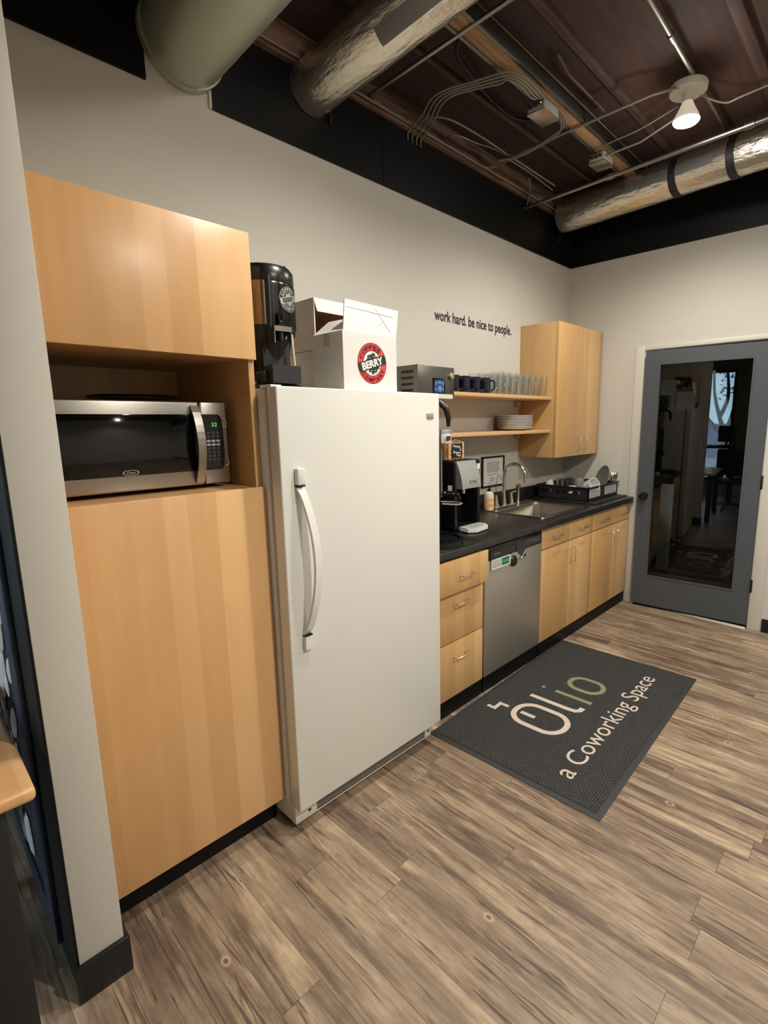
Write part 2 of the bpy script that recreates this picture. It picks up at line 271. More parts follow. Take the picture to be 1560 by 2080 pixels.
# ---------------------------------------------------------------- mesh builder
class MB:
    def __init__(s): s.bm = bmesh.new()
    def box(s, x0, x1, y0, y1, z0, z1, b=0.0, seg=2):
        t = bmesh.new(); bmesh.ops.create_cube(t, size=1.0)
        for v in t.verts:
            v.co = Vector(((x0+x1)/2+v.co.x*(x1-x0), (y0+y1)/2+v.co.y*(y1-y0), (z0+z1)/2+v.co.z*(z1-z0)))
        if b > 0: bmesh.ops.bevel(t, geom=list(t.edges), offset=b, segments=seg, affect='EDGES', profile=0.5)
        return s.merge(t)
    def merge(s, t, M=None):
        if M is not None: bmesh.ops.transform(t, matrix=M, verts=t.verts)
        mp = {}
        for v in t.verts: mp[v] = s.bm.verts.new(v.co)
        for f in t.faces:
            try: s.bm.faces.new([mp[v] for v in f.verts])
            except ValueError: pass
        t.free(); return s
    def add(s, o, M=None): return s.merge(o.bm, M)
    def ngon_prism(s, pts, vec):
        a = [s.bm.verts.new(Vector(p)) for p in pts]; v = Vector(vec); b = [s.bm.verts.new(Vector(p)+v) for p in pts]
        n = len(pts); s.bm.faces.new(a); s.bm.faces.new(b[::-1])
        for i in range(n): s.bm.faces.new([a[i], b[i], b[(i+1) % n], a[(i+1) % n]])
        return s
    def quad(s, *p):
        s.bm.faces.new([s.bm.verts.new(Vector(q)) for q in p]); return s
    def tube(s, pts, r, n=8, caps=True):
        pts = [Vector(p) for p in pts]; rr = r if isinstance(r, (list, tuple)) else [r]*len(pts)
        t0 = (pts[1]-pts[0]).normalized(); nrm = t0.orthogonal().normalized(); rings = []
        for i, p in enumerate(pts):
            if i == 0: t = (pts[1]-pts[0])
            elif i == len(pts)-1: t = (pts[-1]-pts[-2])
            else: t = (pts[i+1]-pts[i-1])
            t.normalize(); nrm = (nrm-t*nrm.dot(t)); nrm.normalize(); bn = t.cross(nrm)
            rings.append([s.bm.verts.new(p+(nrm*math.cos(2*PI*k/n)+bn*math.sin(2*PI*k/n))*rr[i]) for k in range(n)])
        for a, b in zip(rings, rings[1:]):
            for k in range(n): s.bm.faces.new([a[k], a[(k+1) % n], b[(k+1) % n], b[k]])
        if caps: s.bm.faces.new(rings[0][::-1]); s.bm.faces.new(rings[-1])
        return s
    def cyl(s, a, b, r, n=24): return s.tube([a, b], r, n)
    def lathe(s, prof, c=(0, 0, 0), n=32, M=None):
        t = bmesh.new(); rings = []
        for r, z in prof:
            if r < 1e-6: rings.append([t.verts.new((0, 0, z))])
            else: rings.append([t.verts.new((r*math.cos(2*PI*k/n), r*math.sin(2*PI*k/n), z)) for k in range(n)])
        for a, b in zip(rings, rings[1:]):
            if len(a) == 1 and len(b) == 1: continue
            if len(a) == 1:
                for k in range(n): t.faces.new([a[0], b[(k+1) % n], b[k]])
            elif len(b) == 1:
                for k in range(n): t.faces.new([a[k], a[(k+1) % n], b[0]])
            else:
                for k in range(n): t.faces.new([a[k], a[(k+1) % n], b[(k+1) % n], b[k]])
        return s.merge(t, (Matrix.Translation(c) @ M) if M is not None else Matrix.Translation(c))
    def build(s, name, mat, parent=None, label=None, ang=35):
        bmesh.ops.recalc_face_normals(s.bm, faces=s.bm.faces)
        me = bpy.data.meshes.new(name)
        base = Vector((0, 0, 0)); q = parent
        while q is not None: base += q.location; q = q.parent
        if parent is not None: bmesh.ops.translate(s.bm, vec=-base, verts=s.bm.verts)
        s.bm.to_mesh(me); s.bm.free()
        me.polygons.foreach_set('use_smooth', [True]*len(me.polygons)); me.set_sharp_from_angle(angle=R(ang))
        me.materials.append(mat); o = bpy.data.objects.new(name, me); COL.objects.link(o)
        if parent is not None: o.parent = parent
        if label: o['label'] = label
        return o
def smooth_path(pts, k=5):
    pts = [Vector(p) for p in pts]; out = []
    for i in range(len(pts)-1):
        p0 = pts[max(i-1, 0)]; p1 = pts[i]; p2 = pts[i+1]; p3 = pts[min(i+2, len(pts)-1)]
        for j in range(k):
            t = j/k; out.append(0.5*((2*p1)+(p2-p0)*t+(2*p0-5*p1+4*p2-p3)*t*t+(3*p1-p0-3*p2+p3)*t*t*t))
    out.append(pts[-1]); return out
def thing(name, label, cat, loc=(0, 0, 0), group=None, rz=0):
    o = bpy.data.objects.new(name, None); COL.objects.link(o); o.location = loc; o.rotation_euler = (0, 0, rz)
    o.empty_display_size = 0.05; o['label'] = label; o['category'] = cat
    if group: o['group'] = group
    return o
def tag(o, label, cat, group=None):
    o['label'] = label; o['category'] = cat
    if group: o['group'] = group
    return o
def struct(name, mb, mat, parent=None, label=None):
    o = mb.build(name, mat, parent, label)
    if parent is None: o['kind'] = 'structure'
    return o
def dup(root, loc, label, rz=None, group=None):
    r = root.copy(); COL.objects.link(r); r.location = loc; r['label'] = label
    if rz is not None: r.rotation_euler = (0, 0, rz)
    if group: r['group'] = group
    for ch in list(root.children):
        c = ch.copy(); COL.objects.link(c); c.parent = r
        for g in list(ch.children):
            d = g.copy(); COL.objects.link(d); d.parent = c
    return r
_tc = {}
def text2d(t, bold=0.0, sub=0):
    k = (t, bold)
    if k not in _tc:
        cu = bpy.data.curves.new('t', 'FONT'); cu.body = t; cu.offset = bold; cu.resolution_u = 4
        ob = bpy.data.objects.new('t', cu); COL.objects.link(ob); bpy.context.view_layer.update()
        me = bpy.data.meshes.new_from_object(ob.evaluated_get(bpy.context.evaluated_depsgraph_get()))
        vs = [(v.co.x, v.co.y) for v in me.vertices]; fs = [tuple(p.vertices) for p in me.polygons]
        x0 = min(v[0] for v in vs); x1 = max(v[0] for v in vs); y0 = min(v[1] for v in vs); y1 = max(v[1] for v in vs)
        _tc[k] = ([((a-x0)/(x1-x0), (b-y0)/(y1-y0)) for a, b in vs], fs)
        bpy.data.objects.remove(ob); bpy.data.curves.remove(cu); bpy.data.meshes.remove(me)
    return _tc[k]
def text_into(mb, t, f, bold=0.0):       # f maps the unit text box to 3D
    vs, fs = text2d(t, bold); vv = [mb.bm.verts.new(Vector(f(a, b))) for a, b in vs]
    for q in fs:
        try: mb.bm.faces.new([vv[i] for i in q])
        except ValueError: pass
    return mb
def flat_text(t, o, U, V, w, h, bold=0.0):
    o = Vector(o); U = Vector(U); V = Vector(V)
    return text_into(MB(), t, lambda a, b: o+U*(a*w)+V*(b*h), bold)
def disc_pts(r, n=48, a0=0, a1=2*PI): return [(r*math.cos(a0+(a1-a0)*k/n), r*math.sin(a0+(a1-a0)*k/n)) for k in range(n)]

# ================================================================ SETTING
ZB = 2.834; ZD = 3.30; XD = 3.977
mb = MB(); mb.box(-6, 7.0, -6.1, 3, -0.06, 0); struct('floor', mb, FLOOR)
mb = MB(); mb.box(-6, 7.0, -6.1, 3, ZD, ZD+0.08); struct('ceiling', mb, DECK)
mb = MB(); mb.box(0, XD+0.12, 0, 0.12, 0, ZD); struct('wall_back', mb, WALL)
mb = MB(); mb.box(-0.108, 0, -0.754, 3, 0, ZD, 0.002); struct('wall_left', mb, WALL)
mb = MB()
mb.box(XD, XD+0.12, -0.675, 0, 0, ZD); mb.box(XD, XD+0.12, -6.1, -1.545, 0, ZD); mb.box(XD, XD+0.12, -1.545, -0.675, 2.092, ZD)
struct('wall_right', mb, WALL)
mb = MB(); mb.box(-3.72, -3.6, -6.1, -0.83, 0, ZD); mb.box(-3.72, -3.6, 1.3, 3.0, 0, ZD); mb.box(-3.72, -3.6, -0.83, 1.3, 0, 0.3); mb.box(-3.72, -3.6, -0.83, 1.3, 2.5, ZD)
struct('wall_far_left', mb, WALL)
mb = MB(); mb.box(-3.72, XD+.12, -6.12, -6.0, 0, ZD)
struct('wall_front', mb, WALL)
mb = MB(); mb.box(-3.72, 0.0, 2.9, 3.0, 0, ZD); struct('wall_far_back', mb, WALL)
# black painted band above the beige wall, with the gap the grey duct passes through
mb = MB(); mb.box(0.0, 0.572, -0.012, 0, ZB, 3.30); struct('trim_1', mb, BLACKP)
mb = MB(); mb.box(0.826, 1.778, -0.012, 0, ZB, 3.165); struct('trim_2', mb, BLACKP)
mb = MB(); mb.box(1.781, XD, -0.012, 0, ZB, 3.165); struct('trim_3', mb, BLACKP)
mb = MB(); mb.box(XD-0.012, XD, -6.0, -0.012, ZB, ZD); struct('trim_4', mb, BLACKP)
mb = MB(); mb.box(-0.1145, -0.108, -0.752, 2.9, 0, ZD); struct('trim_5', mb, BLACKP)
# white edge of drywall at the gap
mb = MB(); mb.box(0.816, 0.826, -0.011, 0, ZB, 3.0); struct('trim_6', mb, CASING)
# baseboards
mb = MB(); mb.box(-0.122, 0.012, -0.768, -0.754, 0, 0.112, 0.003); mb.box(0.0, 0.012, -0.7535, -0.60, 0, 0.112, 0.003); struct('baseboard_left', mb, BASEB)
mb = MB(); mb.box(XD-0.012, XD, -6.0, -1.632, 0, 0.10, 0.003); struct('baseboard_right', mb, BASEB)
# door to the next room
dr = bpy.data.objects.new('door_1', None); COL.objects.link(dr); dr.location = (XD, -1.54, 0); dr['kind'] = 'structure'; dr.rotation_euler = (0, 0, R(4.0))
mb = MB(); y0, y1 = -1.54, -0.70; x0, x1 = XD, XD+0.04
gy0, gy1, gz0, gz1 = -1.422, -0.814, 0.277, 1.968
mb.box(x0, x1, y0, gy0, 0.022, 2.077); mb.box(x0, x1, gy1, y1, 0.022, 2.077); mb.box(x0, x1, gy0, gy1, 0.022, gz0); mb.box(x0, x1, gy0, gy1, gz1, 2.077)
b = 0.012
mb.box(x0-0.004, x0+0.004, gy0-b, gy0, gz0-b, gz1+b); mb.box(x0-0.004, x0+0.004, gy1, gy1+b, gz0-b, gz1+b); mb.box(x0-0.004, x0+0.004, gy0, gy1, gz0-b, gz0); mb.box(x0-0.004, x0+0.004, gy0, gy1, gz1, gz1+b)
struct('door_leaf', mb, DOORP, dr)
mb = MB(); mb.quad((x0+0.02, gy0, gz0), (x0+0.02, gy1, gz0), (x0+0.02, gy1, gz1), (x0+0.02, gy0, gz1)); struct('glass_pane', mb, PANE, dr)
mb = MB(); RX = Matrix.Rotation(R(-90), 4, 'Y')
mb.lathe([(0, 0), (0.032, 0), (0.032, 0.006), (0.012, 0.01), (0.011, 0.03), (0.026, 0.036), (0.031, 0.05), (0.027, 0.064), (0, 0.070)], (x0, -0.752, 0.937), 28, RX)
struct('door_knob', mb, BLK, dr, 'black round knob')
for hz in (0.28, 1.05, 1.83): mb = MB(); mb.box(x0-0.012, x0, -1.552, -1.536, hz, hz+0.1, 0.003); struct('door_hinge', mb, BLK, dr)
# casing and threshold
mb = MB()
mb.box(XD-0.010, XD, -0.675, -0.603, 0, 2.125, 0.002); mb.box(XD-0.010, XD, -1.625, -1.545, 0, 2.125, 0.002); mb.box(XD-0.010, XD, -1.545, -0.675, 2.092, 2.125, 0.002)
mb.box(XD, XD+0.11, -0.6805, -0.675, 0, 2.092); mb.box(XD, XD+0.11, -1.545, -1.5395, 0, 2.092); mb.box(XD, XD+0.11, -1.545, -0.675, 2.087, 2.092)
struct('trim_7', mb, CASING)
mb = MB(); mb.ngon_prism([(XD-0.035, -1.535, 0), (XD-0.02, -1.535, 0.012), (XD+0.10, -1.535, 0.012), (XD+0.115, -1.535, 0)], (0, 0.85, 0)); struct('trim_8', mb, STEEL)
# dark room behind the door
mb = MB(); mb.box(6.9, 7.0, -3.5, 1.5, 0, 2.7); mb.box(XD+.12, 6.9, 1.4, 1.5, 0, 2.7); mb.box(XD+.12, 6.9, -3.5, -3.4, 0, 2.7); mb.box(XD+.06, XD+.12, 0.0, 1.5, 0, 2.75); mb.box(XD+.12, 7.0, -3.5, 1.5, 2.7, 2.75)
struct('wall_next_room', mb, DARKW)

# windows
def window(name, x0, x1, y0, y1, z0, z1, ax, div):
    w = bpy.data.objects.new(name, None); COL.objects.link(w); w.location = ((x0+x1)/2, (y0+y1)/2, z0); w['kind'] = 'structure'
    mb = MB(); t = 0.05
    if ax == 'x':
        mb.box(x0, x1, y0, y0+t, z0, z1); mb.box(x0, x1, y1-t, y1, z0, z1); mb.box(x0, x1, y0, y1, z0, z0+t); mb.box(x0, x1, y0, y1, z1-t, z1)
        for d in div: mb.box(x0, x1, d-.02, d+.02, z0, z1)
        struct('window_frame', mb, BLKM, w); xm = (x0+x1)/2
        mb = MB(); mb.quad((xm, y0, z0), (xm, y1, z0), (xm, y1, z1), (xm, y0, z1)); struct('window_glass', mb, WPANE, w)
    else:
        mb.box(x0, x0+t, y0, y1, z0, z1); mb.box(x1-t, x1, y0, y1, z0, z1); mb.box(x0, x1, y0, y1, z0, z0+t); mb.box(x0, x1, y0, y1, z1-t, z1)
        for d in div: mb.box(d-.02, d+.02, y0, y1, z0, z1)
        struct('window_frame', mb, BLKM, w); ym = (y0+y1)/2
        mb = MB(); mb.quad((x0, ym, z0), (x1, ym, z0), (x1, ym, z1), (x0, ym, z1)); struct('window_glass', mb, WPANE, w)
window('window_1', -3.70, -3.62, -0.83, 1.3, 0.3, 2.5, 'x', [])

# ================================================================ CEILING SERVICES
mb = MB(); mb.box(0.56, XD-.012, -0.045, 0, 3.165, ZD, 0.003)
tag(mb.build('ceiling_ledger', LEDG), 'rough stained timber ledger running above the black wall band', 'beam')
t = thing('ceiling_beam', 'long joist bottom chord with pale wood centre between grey metal edges, crossing the ceiling', 'beam', (1.3, -0.685, 3.2))
mb = MB(); mb.box(0.6, XD-0.012, -0.725, -0.648, 3.205, ZD, 0.002); mb.build('chord', BEAMW, t)
for ya, yb in ((-0.648, -0.630), (-0.745, -0.725)):
    mb = MB(); mb.box(0.6, XD-0.012, ya, yb, 3.20, ZD-0.03, 0.002); mb.build('metal_edge', STEELD, t)
for yb, wd, lab in ((-0.36, 0.025, 'thin brown ceiling batten nearest the wall ledger'), (-0.92, 0.04, 'brown ceiling batten between the joist chord and the bare bulb'), (-1.52, 0.05, 'brown ceiling batten just beyond the bare bulb, towards the camera'), (-2.1, 0.04, 'brown ceiling batten at the upper right corner of the photo')):
    mb = MB(); mb.box(0.3, XD-0.012, yb-wd/2, yb+wd/2, ZD-0.022, ZD, 0.002)
    tag(mb.build('ceiling_batten', BATT), lab, 'batten', 'battens on the ceiling deck')
def axisduct(p0, p1, r, ya, yb, n=40, wob=0.0):
    p0 = Vector(p0); p1 = Vector(p1); d = (p1-p0)/(p1.y-p0.y)
    k = 24; pts = [p0+d*(ya-p0.y+(yb-ya)*i/k) for i in range(k+1)]
    return MB().tube(pts, [r*(1+wob*random.uniform(-1, 1)) for _ in pts], n)
# 1 big grey painted duct
t = thing('air_duct', 'large grey-green painted round duct passing into the gap in the black band', 'duct', (0.70, -0.6, 3.0))
axisduct((0.712, 0, 3.012), (0.66, -1, 2.98), 0.155, -0.001, -3.4).build('duct_pipe', GALV, t)
axisduct((0.712, 0, 3.012), (0.66, -1, 2.98), 0.160, -0.02, -0.05).build('duct_collar', GALV, t)
# 2 foil duct
t = thing('air_duct', 'crumpled foil-wrapped round duct above the fridge with a grey tape patch', 'duct', (1.32, -0.8, 3.1))
P0, P1, r2 = Vector((1.315, 0, 3.10)), Vector((1.335, -1, 3.145)), 0.110
axisduct(P0, P1, r2, -0.012, -3.6, wob=0.012).build('duct_pipe', FOIL, t)
def duct_patch(P0, P1, r, y0, y1, a0, a1, n=10):
    mb = MB(); d = (P1-P0)/(P1.y-P0.y)
    for i in range(n):
        aa, ab = a0+(a1-a0)*i/n, a0+(a1-a0)*(i+1)/n
        q = []
        for y, a in ((y0, aa), (y1, aa), (y1, ab), (y0, ab)):
            q.append(P0+d*(y-P0.y)+Vector((math.cos(a), 0, math.sin(a)))*r)
        mb.quad(*q)
    return mb
duct_patch(P0, P1, r2*1.025, -0.56, -1.05, R(212), R(246)).build('tape_patch', TAPE, t)
mb = MB(); mb.box(1.42, 1.426, -0.03, -0.015, 2.99, 3.16); mb.build('hanger_strap', STEELD, t)
# 3 foil duct by the door wall
t = thing('air_duct', 'silver foil-wrapped duct with black straps beside the door wall', 'duct', (3.6, -0.8, 3.1))
P0, P1, r3 = Vector((3.658, 0, 3.135)), Vector((3.509, -1, 3.111)), 0.114
axisduct(P0, P1, r3, -0.10, -3.6, wob=0.01).build('duct_pipe', FOIL, t)
for ys in (-0.97, -1.31):
    axisduct(P0, P1, r3*1.035, ys, ys-0.045).build('duct_strap', BLKM, t)
duct_patch(P0, P1, r3*1.02, -0.66, -1.22, R(165), R(196)).build('tape_patch', TAPE, t)
# conduits
def pipe(pts, r, name, lab, cat, mat, grp=None, couple=()):
    mb = MB().tube(pts, r, 12)
    for c in couple:
        a = Vector(pts[0]).lerp(Vector(pts[-1]), c); d = (Vector(pts[-1])-Vector(pts[0])).normalized()
        mb.cyl(a, a+d*0.05, r*1.35, 12)
    return tag(mb.build(name, mat), lab, cat, grp)
pipe([(3.2, -0.015, 3.10), (3.05, -2.6, 3.10)], 0.0135, 'conduit', 'thick shiny steel conduit running parallel to the foil duct by the door wall', 'pipe', CONDUIT, None, (0.25, 0.55))
pipe([(1.66, -0.015, 3.19), (1.655, -0.06, 3.2), (1.63, -2.4, 3.2)], 0.010, 'conduit', 'thin steel conduit just right of the foil duct above the fridge', 'pipe', CONDUIT)
pipe([(1.3, -1.29, 3.25), (XD-0.02, -1.27, 3.25)], 0.013, 'conduit', 'steel conduit along the ceiling above the bare bulb', 'pipe', CONDUIT, None, (0.4,))
pipe([(2.66, -0.10, 3.185), (2.66, -1.10, 3.2), (2.72, -1.22, 3.215)], 0.007, 'conduit', 'thin white conduit from the bulb plate towards the wall', 'pipe', CABLE)
pipe([(2.17, -0.83, 3.285), (2.33, -0.81, 3.27), (2.75, -0.81, 3.27)], 0.007, 'conduit', 'short bent conduit between the joist chord and the middle batten', 'pipe', BATT)
pipe([(0.7, -0.062, 3.178), (XD-.02, -0.062, 3.178)], 0.006, 'conduit', 'slim pale conduit along the bottom of the timber ledger', 'pipe', CABLE)
pipe(smooth_path([(2.97, -0.66, 3.19), (2.94, -0.77, 3.19), (2.92, -0.95, 3.19), (2.86, -1.17, 3.2)]), 0.004, 'cable', 'upper thin cable from the small ceiling box to the bulb', 'cable', CABLE)
pipe([(3.03, -0.68, 3.17), (3.02, -0.92, 3.17), (2.90, -1.17, 3.17)], 0.006, 'cable', 'lower straight cable from the small ceiling box to the bulb', 'cable', CABLE)
pipe(smooth_path([(2.86, -1.28, 3.21), (3.0, -1.36, 3.2), (3.0, -1.45, 3.2), (3.02, -1.7, 3.22), (3.05, -2.3, 3.25)]), 0.005, 'cable', 'white cable leaving the bulb plate to the right', 'cable', CABLE)
for k in range(4):
    a = 0.014*k; z = 3.175-0.004*k
    pts = [(2.32-a, -0.69+a*.6, 3.20), (2.2, -0.72+a, z), (2.08, -0.73+a, z), (1.99, -0.71+a, z), (1.95+a, -0.67+a, z), (1.90+a, -0.52, z), (1.86+a, -0.40, z), (1.86+a*1.6, -0.30, z), (1.93+a*2, -0.17, z), (1.97+a*2.5, -0.03, 3.165), (1.97+a*2.5, -0.02, 3.12)]
    pipe(smooth_path(pts), 0.0045, 'cable', ['outermost', 'second', 'third', 'innermost'][k]+' of four looping cables from the large ceiling box down to the black band', 'cable', CABLE, 'looping cables at the large ceiling box')
for k in range(3):
    a = 0.013*k
    pts = [(2.40, -0.69, 3.20), (2.47, -0.71+a, 3.185), (2.55, -0.68+a, 3.17), (2.59+a, -0.58, 3.17), (2.63+a*.6, -0.42, 3.165), (2.635+a*.6, -0.28, 3.165), (2.60, -0.20, 3.165)]
    pipe(smooth_path(pts), 0.004, 'cable', ['left', 'middle', 'right'][k]+' of three cables curling right from the large ceiling box', 'cable', CABLE, 'curling cables right of the large ceiling box')
pipe(smooth_path([(2.66, -0.30, 3.185), (2.68, -0.12, 3.18), (2.62, -0.06, 3.18), (2.42, -0.055, 3.185), (2.24, -0.055, 3.185), (1.99, -0.055, 3.19), (1.80, -0.055, 3.19), (1.68, -0.055, 3.195)]), 0.0065, 'cable', 'thick white cable hugging the ledger under the loops', 'cable', CABLE)
pipe(smooth_path([(1.97, -0.12, 3.175), (2.0, -0.17, 3.19), (2.09, -0.23, 3.19), (2.31, -0.25, 3.19), (2.64, -0.25, 3.19), (3.22, -0.25, 3.19)]), 0.005, 'cable', 'white cable running from the loops towards the door wall', 'cable', CABLE)
pipe(smooth_path([(2.64, -0.26, 3.18), (2.92, -0.20, 3.19), (3.24, -0.14, 3.19)]), 0.004, 'cable', 'thin dark cable fanning out nearest the ledger', 'cable', BLKM)
pipe(smooth_path([(2.65, -0.24, 3.175), (2.92, -0.23, 3.185), (3.26, -0.21, 3.185)]), 0.004, 'cable', 'thin cable fanning out between its two neighbours', 'cable', CABLE)
pipe(smooth_path([(2.97, -0.19, 3.18), (3.06, -0.15, 3.17), (3.2, -0.05, 3.16), (3.22, -0.02, 3.10)]), 0.004, 'cable', 'short cable dropping to the black band near the corner', 'cable', CABLE)
pipe(smooth_path([(2.29, -0.055, 3.2), (2.23, -0.09, 3.2), (2.26, -0.15, 3.2), (2.41, -0.18, 3.2), (2.5, -0.21, 3.2), (2.65, -0.23, 3.2)]), 0.004, 'cable', 'grey cable making a small arch beside the ledger', 'cable', CONDUIT)
pipe(smooth_path([(1.72, -0.60, 3.24), (1.80, -0.52, 3.25), (2.04, -0.45, 3.26), (2.26, -0.41, 3.27), (2.45, -0.40, 3.275), (2.58, -0.47, 3.28)]), 0.010, 'cable', 'dark hose crossing the ceiling near the foil duct', 'cable', BLKM)
for x, w, lab in ((2.36, 0.15, 'large grey electrical box under the joist chord'), (3.08, 0.13, 'small grey electrical box under the joist chord near the bulb')):
    t = thing('junction_box', lab, 'electrical box', (x, -0.66, 3.16), 'electrical boxes on the joist chord')
    mb = MB(); mb.box(x-w/2, x+w/2, -0.70, -0.60, 3.15, 3.199, 0.004); mb.build('box_body', GREYPL, t)
    mb = MB(); mb.box(x-w/2-.004, x+w/2+.004, -0.704, -0.596, 3.145, 3.150, 0.001); mb.build('box_cover', STEEL, t)
    mb = MB()
    for q in (-0.03, 0, 0.03): mb.cyl((x-w/2-0.02, -0.65+q, 3.175), (x-w/2, -0.65+q, 3.175), 0.009, 10)
    mb.build('cable_clamp', STEELD, t)
# steel bracket on the black band in the corner
mb = MB(); mb.box(3.70, 3.94, -0.045, -0.015, 2.985, 2.997); mb.box(3.72, 3.732, -0.04, -0.013, 2.985, 3.10); mb.box(3.90, 3.93, -0.04, -0.013, 2.985, 3.10)
tag(mb.build('strut_bracket', STEELD), 'small steel strut bracket on the black band in the corner under the foil duct', 'bracket')
# lamps
def lamp(x, y, lab, vis=True):
    t = thing('ceiling_lamp', lab, 'lamp', (x, y, 3.05), 'bare bulbs on round ceiling plates')
    mb = MB(); mb.lathe([(0, 0.03), (0.088, 0.03), (0.092, 0.02), (0.088, 0.0), (0.03, 0.0), (0, 0.0)], (x, y, 3.21), 36); mb.build('ceiling_plate', CASING, t)
    mb = MB(); mb.lathe([(0.02, 0.0), (0.026, 0.0), (0.026, -0.045), (0.02, -0.05)], (x, y, 3.21), 24); mb.build('socket', CASING, t)
    mb = MB(); mb.lathe([(0.064, 0.012), (0.058, 0.032), (0.036, 0.075), (0.025, 0.10), (0, 0.10)], (x, y, 3.065), 32)
    b_ = mb.build('bulb_reflector', plain('milky_reflector', (214, 208, 196), 0.3, emis=(255, 236, 205), es=0.35), t)
    mb = MB(); mb.lathe([(0, -0.008), (0.035, -0.004), (0.058, 0.004), (0.064, 0.013), (0.0, 0.013)], (x, y, 3.065), 32)
    mb.build('bulb_face', plain('lit_bulb', (255, 250, 240), 0.4, emis=(255, 246, 226), es=22), b_)
    return t
lamp(2.79, -1.24, 'lit bare bulb on a white round plate under the dark ceiling')
for i, (x, y, p) in enumerate(LAMP_XY[1:]):  # fridge bulb, then the added fill bulbs out of view
    lamp(x, y, ['lit ceiling bulb just above the top edge of the photo, in front of the fridge', 'added unseen fill bulb just behind the camera', 'added unseen fill bulb towards the door wall behind the view', 'added unseen fill bulb near the front wall', 'added unseen fill bulb at the far left of the room'][i])

# ================================================================ PANTRY CABINET WITH MICROWAVE NICHE
XP = 0.6042; DP = 0.6262
t = thing('pantry_cabinet', 'tall maple pantry cabinet with an open microwave niche beside the white wall end', 'cabinet', (0.3, -0.3, 0))
mb = MB()
mb.box(0.002, 0.020, -DP+0.02, -0.002, 0.10, 2.150); mb.box(XP-0.020, XP, -DP+0.02, -0.002, 0.10, 2.150)
mb.box(0.020, XP-0.02, -DP+0.02, -0.002, 2.132, 2.150); mb.box(0.020, XP-0.02, -DP+0.02, -0.002, 0.10, 0.118)
mb.box(0.020, XP-0.02, -DP+0.02, -0.002, 1.318, 1.336); mb.box(0.020, XP-0.02, -DP+0.02, -0.002, 1.766, 1.784)
mb.box(0.020, XP-0.02, -0.012, -0.002, 0.118, 2.13)
mb.build('carcass', MAP_N, t)
mb = MB()
for z in [1.40+0.032*k for k in range(11)]: 
    mb.cyl((XP-0.0205, -0.57, z), (XP-0.0195, -0.57, z), 0.0022, 8)
mb.build('shelf_pin_holes', INK, t)
mb = MB(); mb.box(0.003, XP, -DP, -DP+0.0185, 1.763, 2.158, 0.0015); mb.build('upper_door', MAP_V, t)
mb = MB(); mb.box(0.003, XP, -DP-0.001, -DP+0.0175, 0.116, 1.337, 0.0015); mb.build('lower_door', MAP_V, t)
mb = MB(); mb.box(0.002, XP, -0.56, -0.545, 0, 0.10); mb.build('toe_kick', BLACKP, t)
# microwave
t = thing('microwave', 'stainless steel microwave oven with black glass door in the cabinet niche', 'microwave', (0.29, -0.3, 1.337))
X0, X1, YF, Z0, Z1 = 0.026, 0.545, -0.505, 1.350, 1.628
mb = MB(); mb.box(X0+.004, X1-.004, YF+0.03, -0.08, Z0+0.004, Z1-0.004, 0.004); mb.build('body', STEELD, t)
for x in (X0+0.04, X1-0.04):
    for y in (YF+0.07, -0.12): MB().cyl((x, y, 1.3365), (x, y, Z0+0.006), 0.012, 14).build('foot', BLK, t)
XS = 0.452
mb = MB(); mb.box(X0, XS-0.0015, YF, YF+0.03, Z0, Z1, 0.006, 3); d = mb.build('door', STEEL, t)
mb = MB(); mb.box(X0+0.018, XS-0.006, YF-0.003, YF+0.005, 1.398, 1.586, 0.0025, 2); mb.build('door_window', BLKG, d)
mb = MB(); pts = []
for k in range(13):
    a = k/12; pts.append((0.4335+0.004*math.sin(PI*a), YF-0.006-0.030*math.sin(PI*a)**0.8, 1.358+0.256*a))
h = MB()
for a, b2 in zip(pts, pts[1:]):
    v = [(a[0]-0.013, a[1], a[2]), (a[0]+0.013, a[1], a[2]), (b2[0]+0.013, b2[1], b2[2]), (b2[0]-0.013, b2[1], b2[2])]
    h.ngon_prism(v, (0, 0.008, 0))
h.build('door_handle', STEEL, d)
rx = plain('logo_silver', (200, 198, 192), 0.3, metal=0.7)
mb = MB()
for k in range(32):
    a, b2 = 2*PI*k/32, 2*PI*(k+1)/32; q = []
    for an, rr in ((a, 1), (b2, 1), (b2, 0.86), (a, 0.86)): q.append((0.224+0.0235*rr*math.cos(an), YF-0.0035, 1.408+0.0085*rr*math.sin(an)))
    mb.quad(*q)
text_into(mb, 'Oster', lambda a, b: (0.224-0.014+0.028*a+0.003*b, YF-0.0036, 1.4045+0.0075*b))
mb.build('badge', rx, d, 'small oval silver maker badge')
mb = MB(); mb.box(XS+0.0015, X1, YF, YF+0.03, Z0, Z1, 0.006, 3); cp = mb.build('control_frame', STEEL, t)
mb = MB(); mb.ngon_prism([(XS+0.002, YF-0.002, 1.398), (0.512, YF-0.002, 1.398), (0.523, YF-0.002, 1.408), (0.528, YF-0.002, 1.45), (0.528, YF-0.002, 1.53), (0.523, YF-0.002, 1.576), (0.512, YF-0.002, 1.586), (XS+0.002, YF-0.002, 1.586)], (0, 0.006, 0)); mb.build('control_panel', BLKG, cp)
for (zc, hh) in ((1.555, 0.03), (1.425, 0.03)):
    mb = MB(); mb.tube(smooth_path([(0.527, YF-0.003, zc+hh/2), (0.537, YF-0.004, zc+hh*0.3), (0.538, YF-0.004, zc-hh*0.3), (0.527, YF-0.003, zc-hh/2)], 4), 0.0012, 6)
    mb.build('control_scroll', CHROME, cp)
grn = plain('green_led', (60, 220, 90), 0.5, emis=(90, 235, 110), es=.7)
mb = flat_text('32', (0.488, YF-0.0028, 1.545), (1, 0, 0), (0, 0, 1), 0.019, 0.013); mb.build('clock_digits', grn, cp)
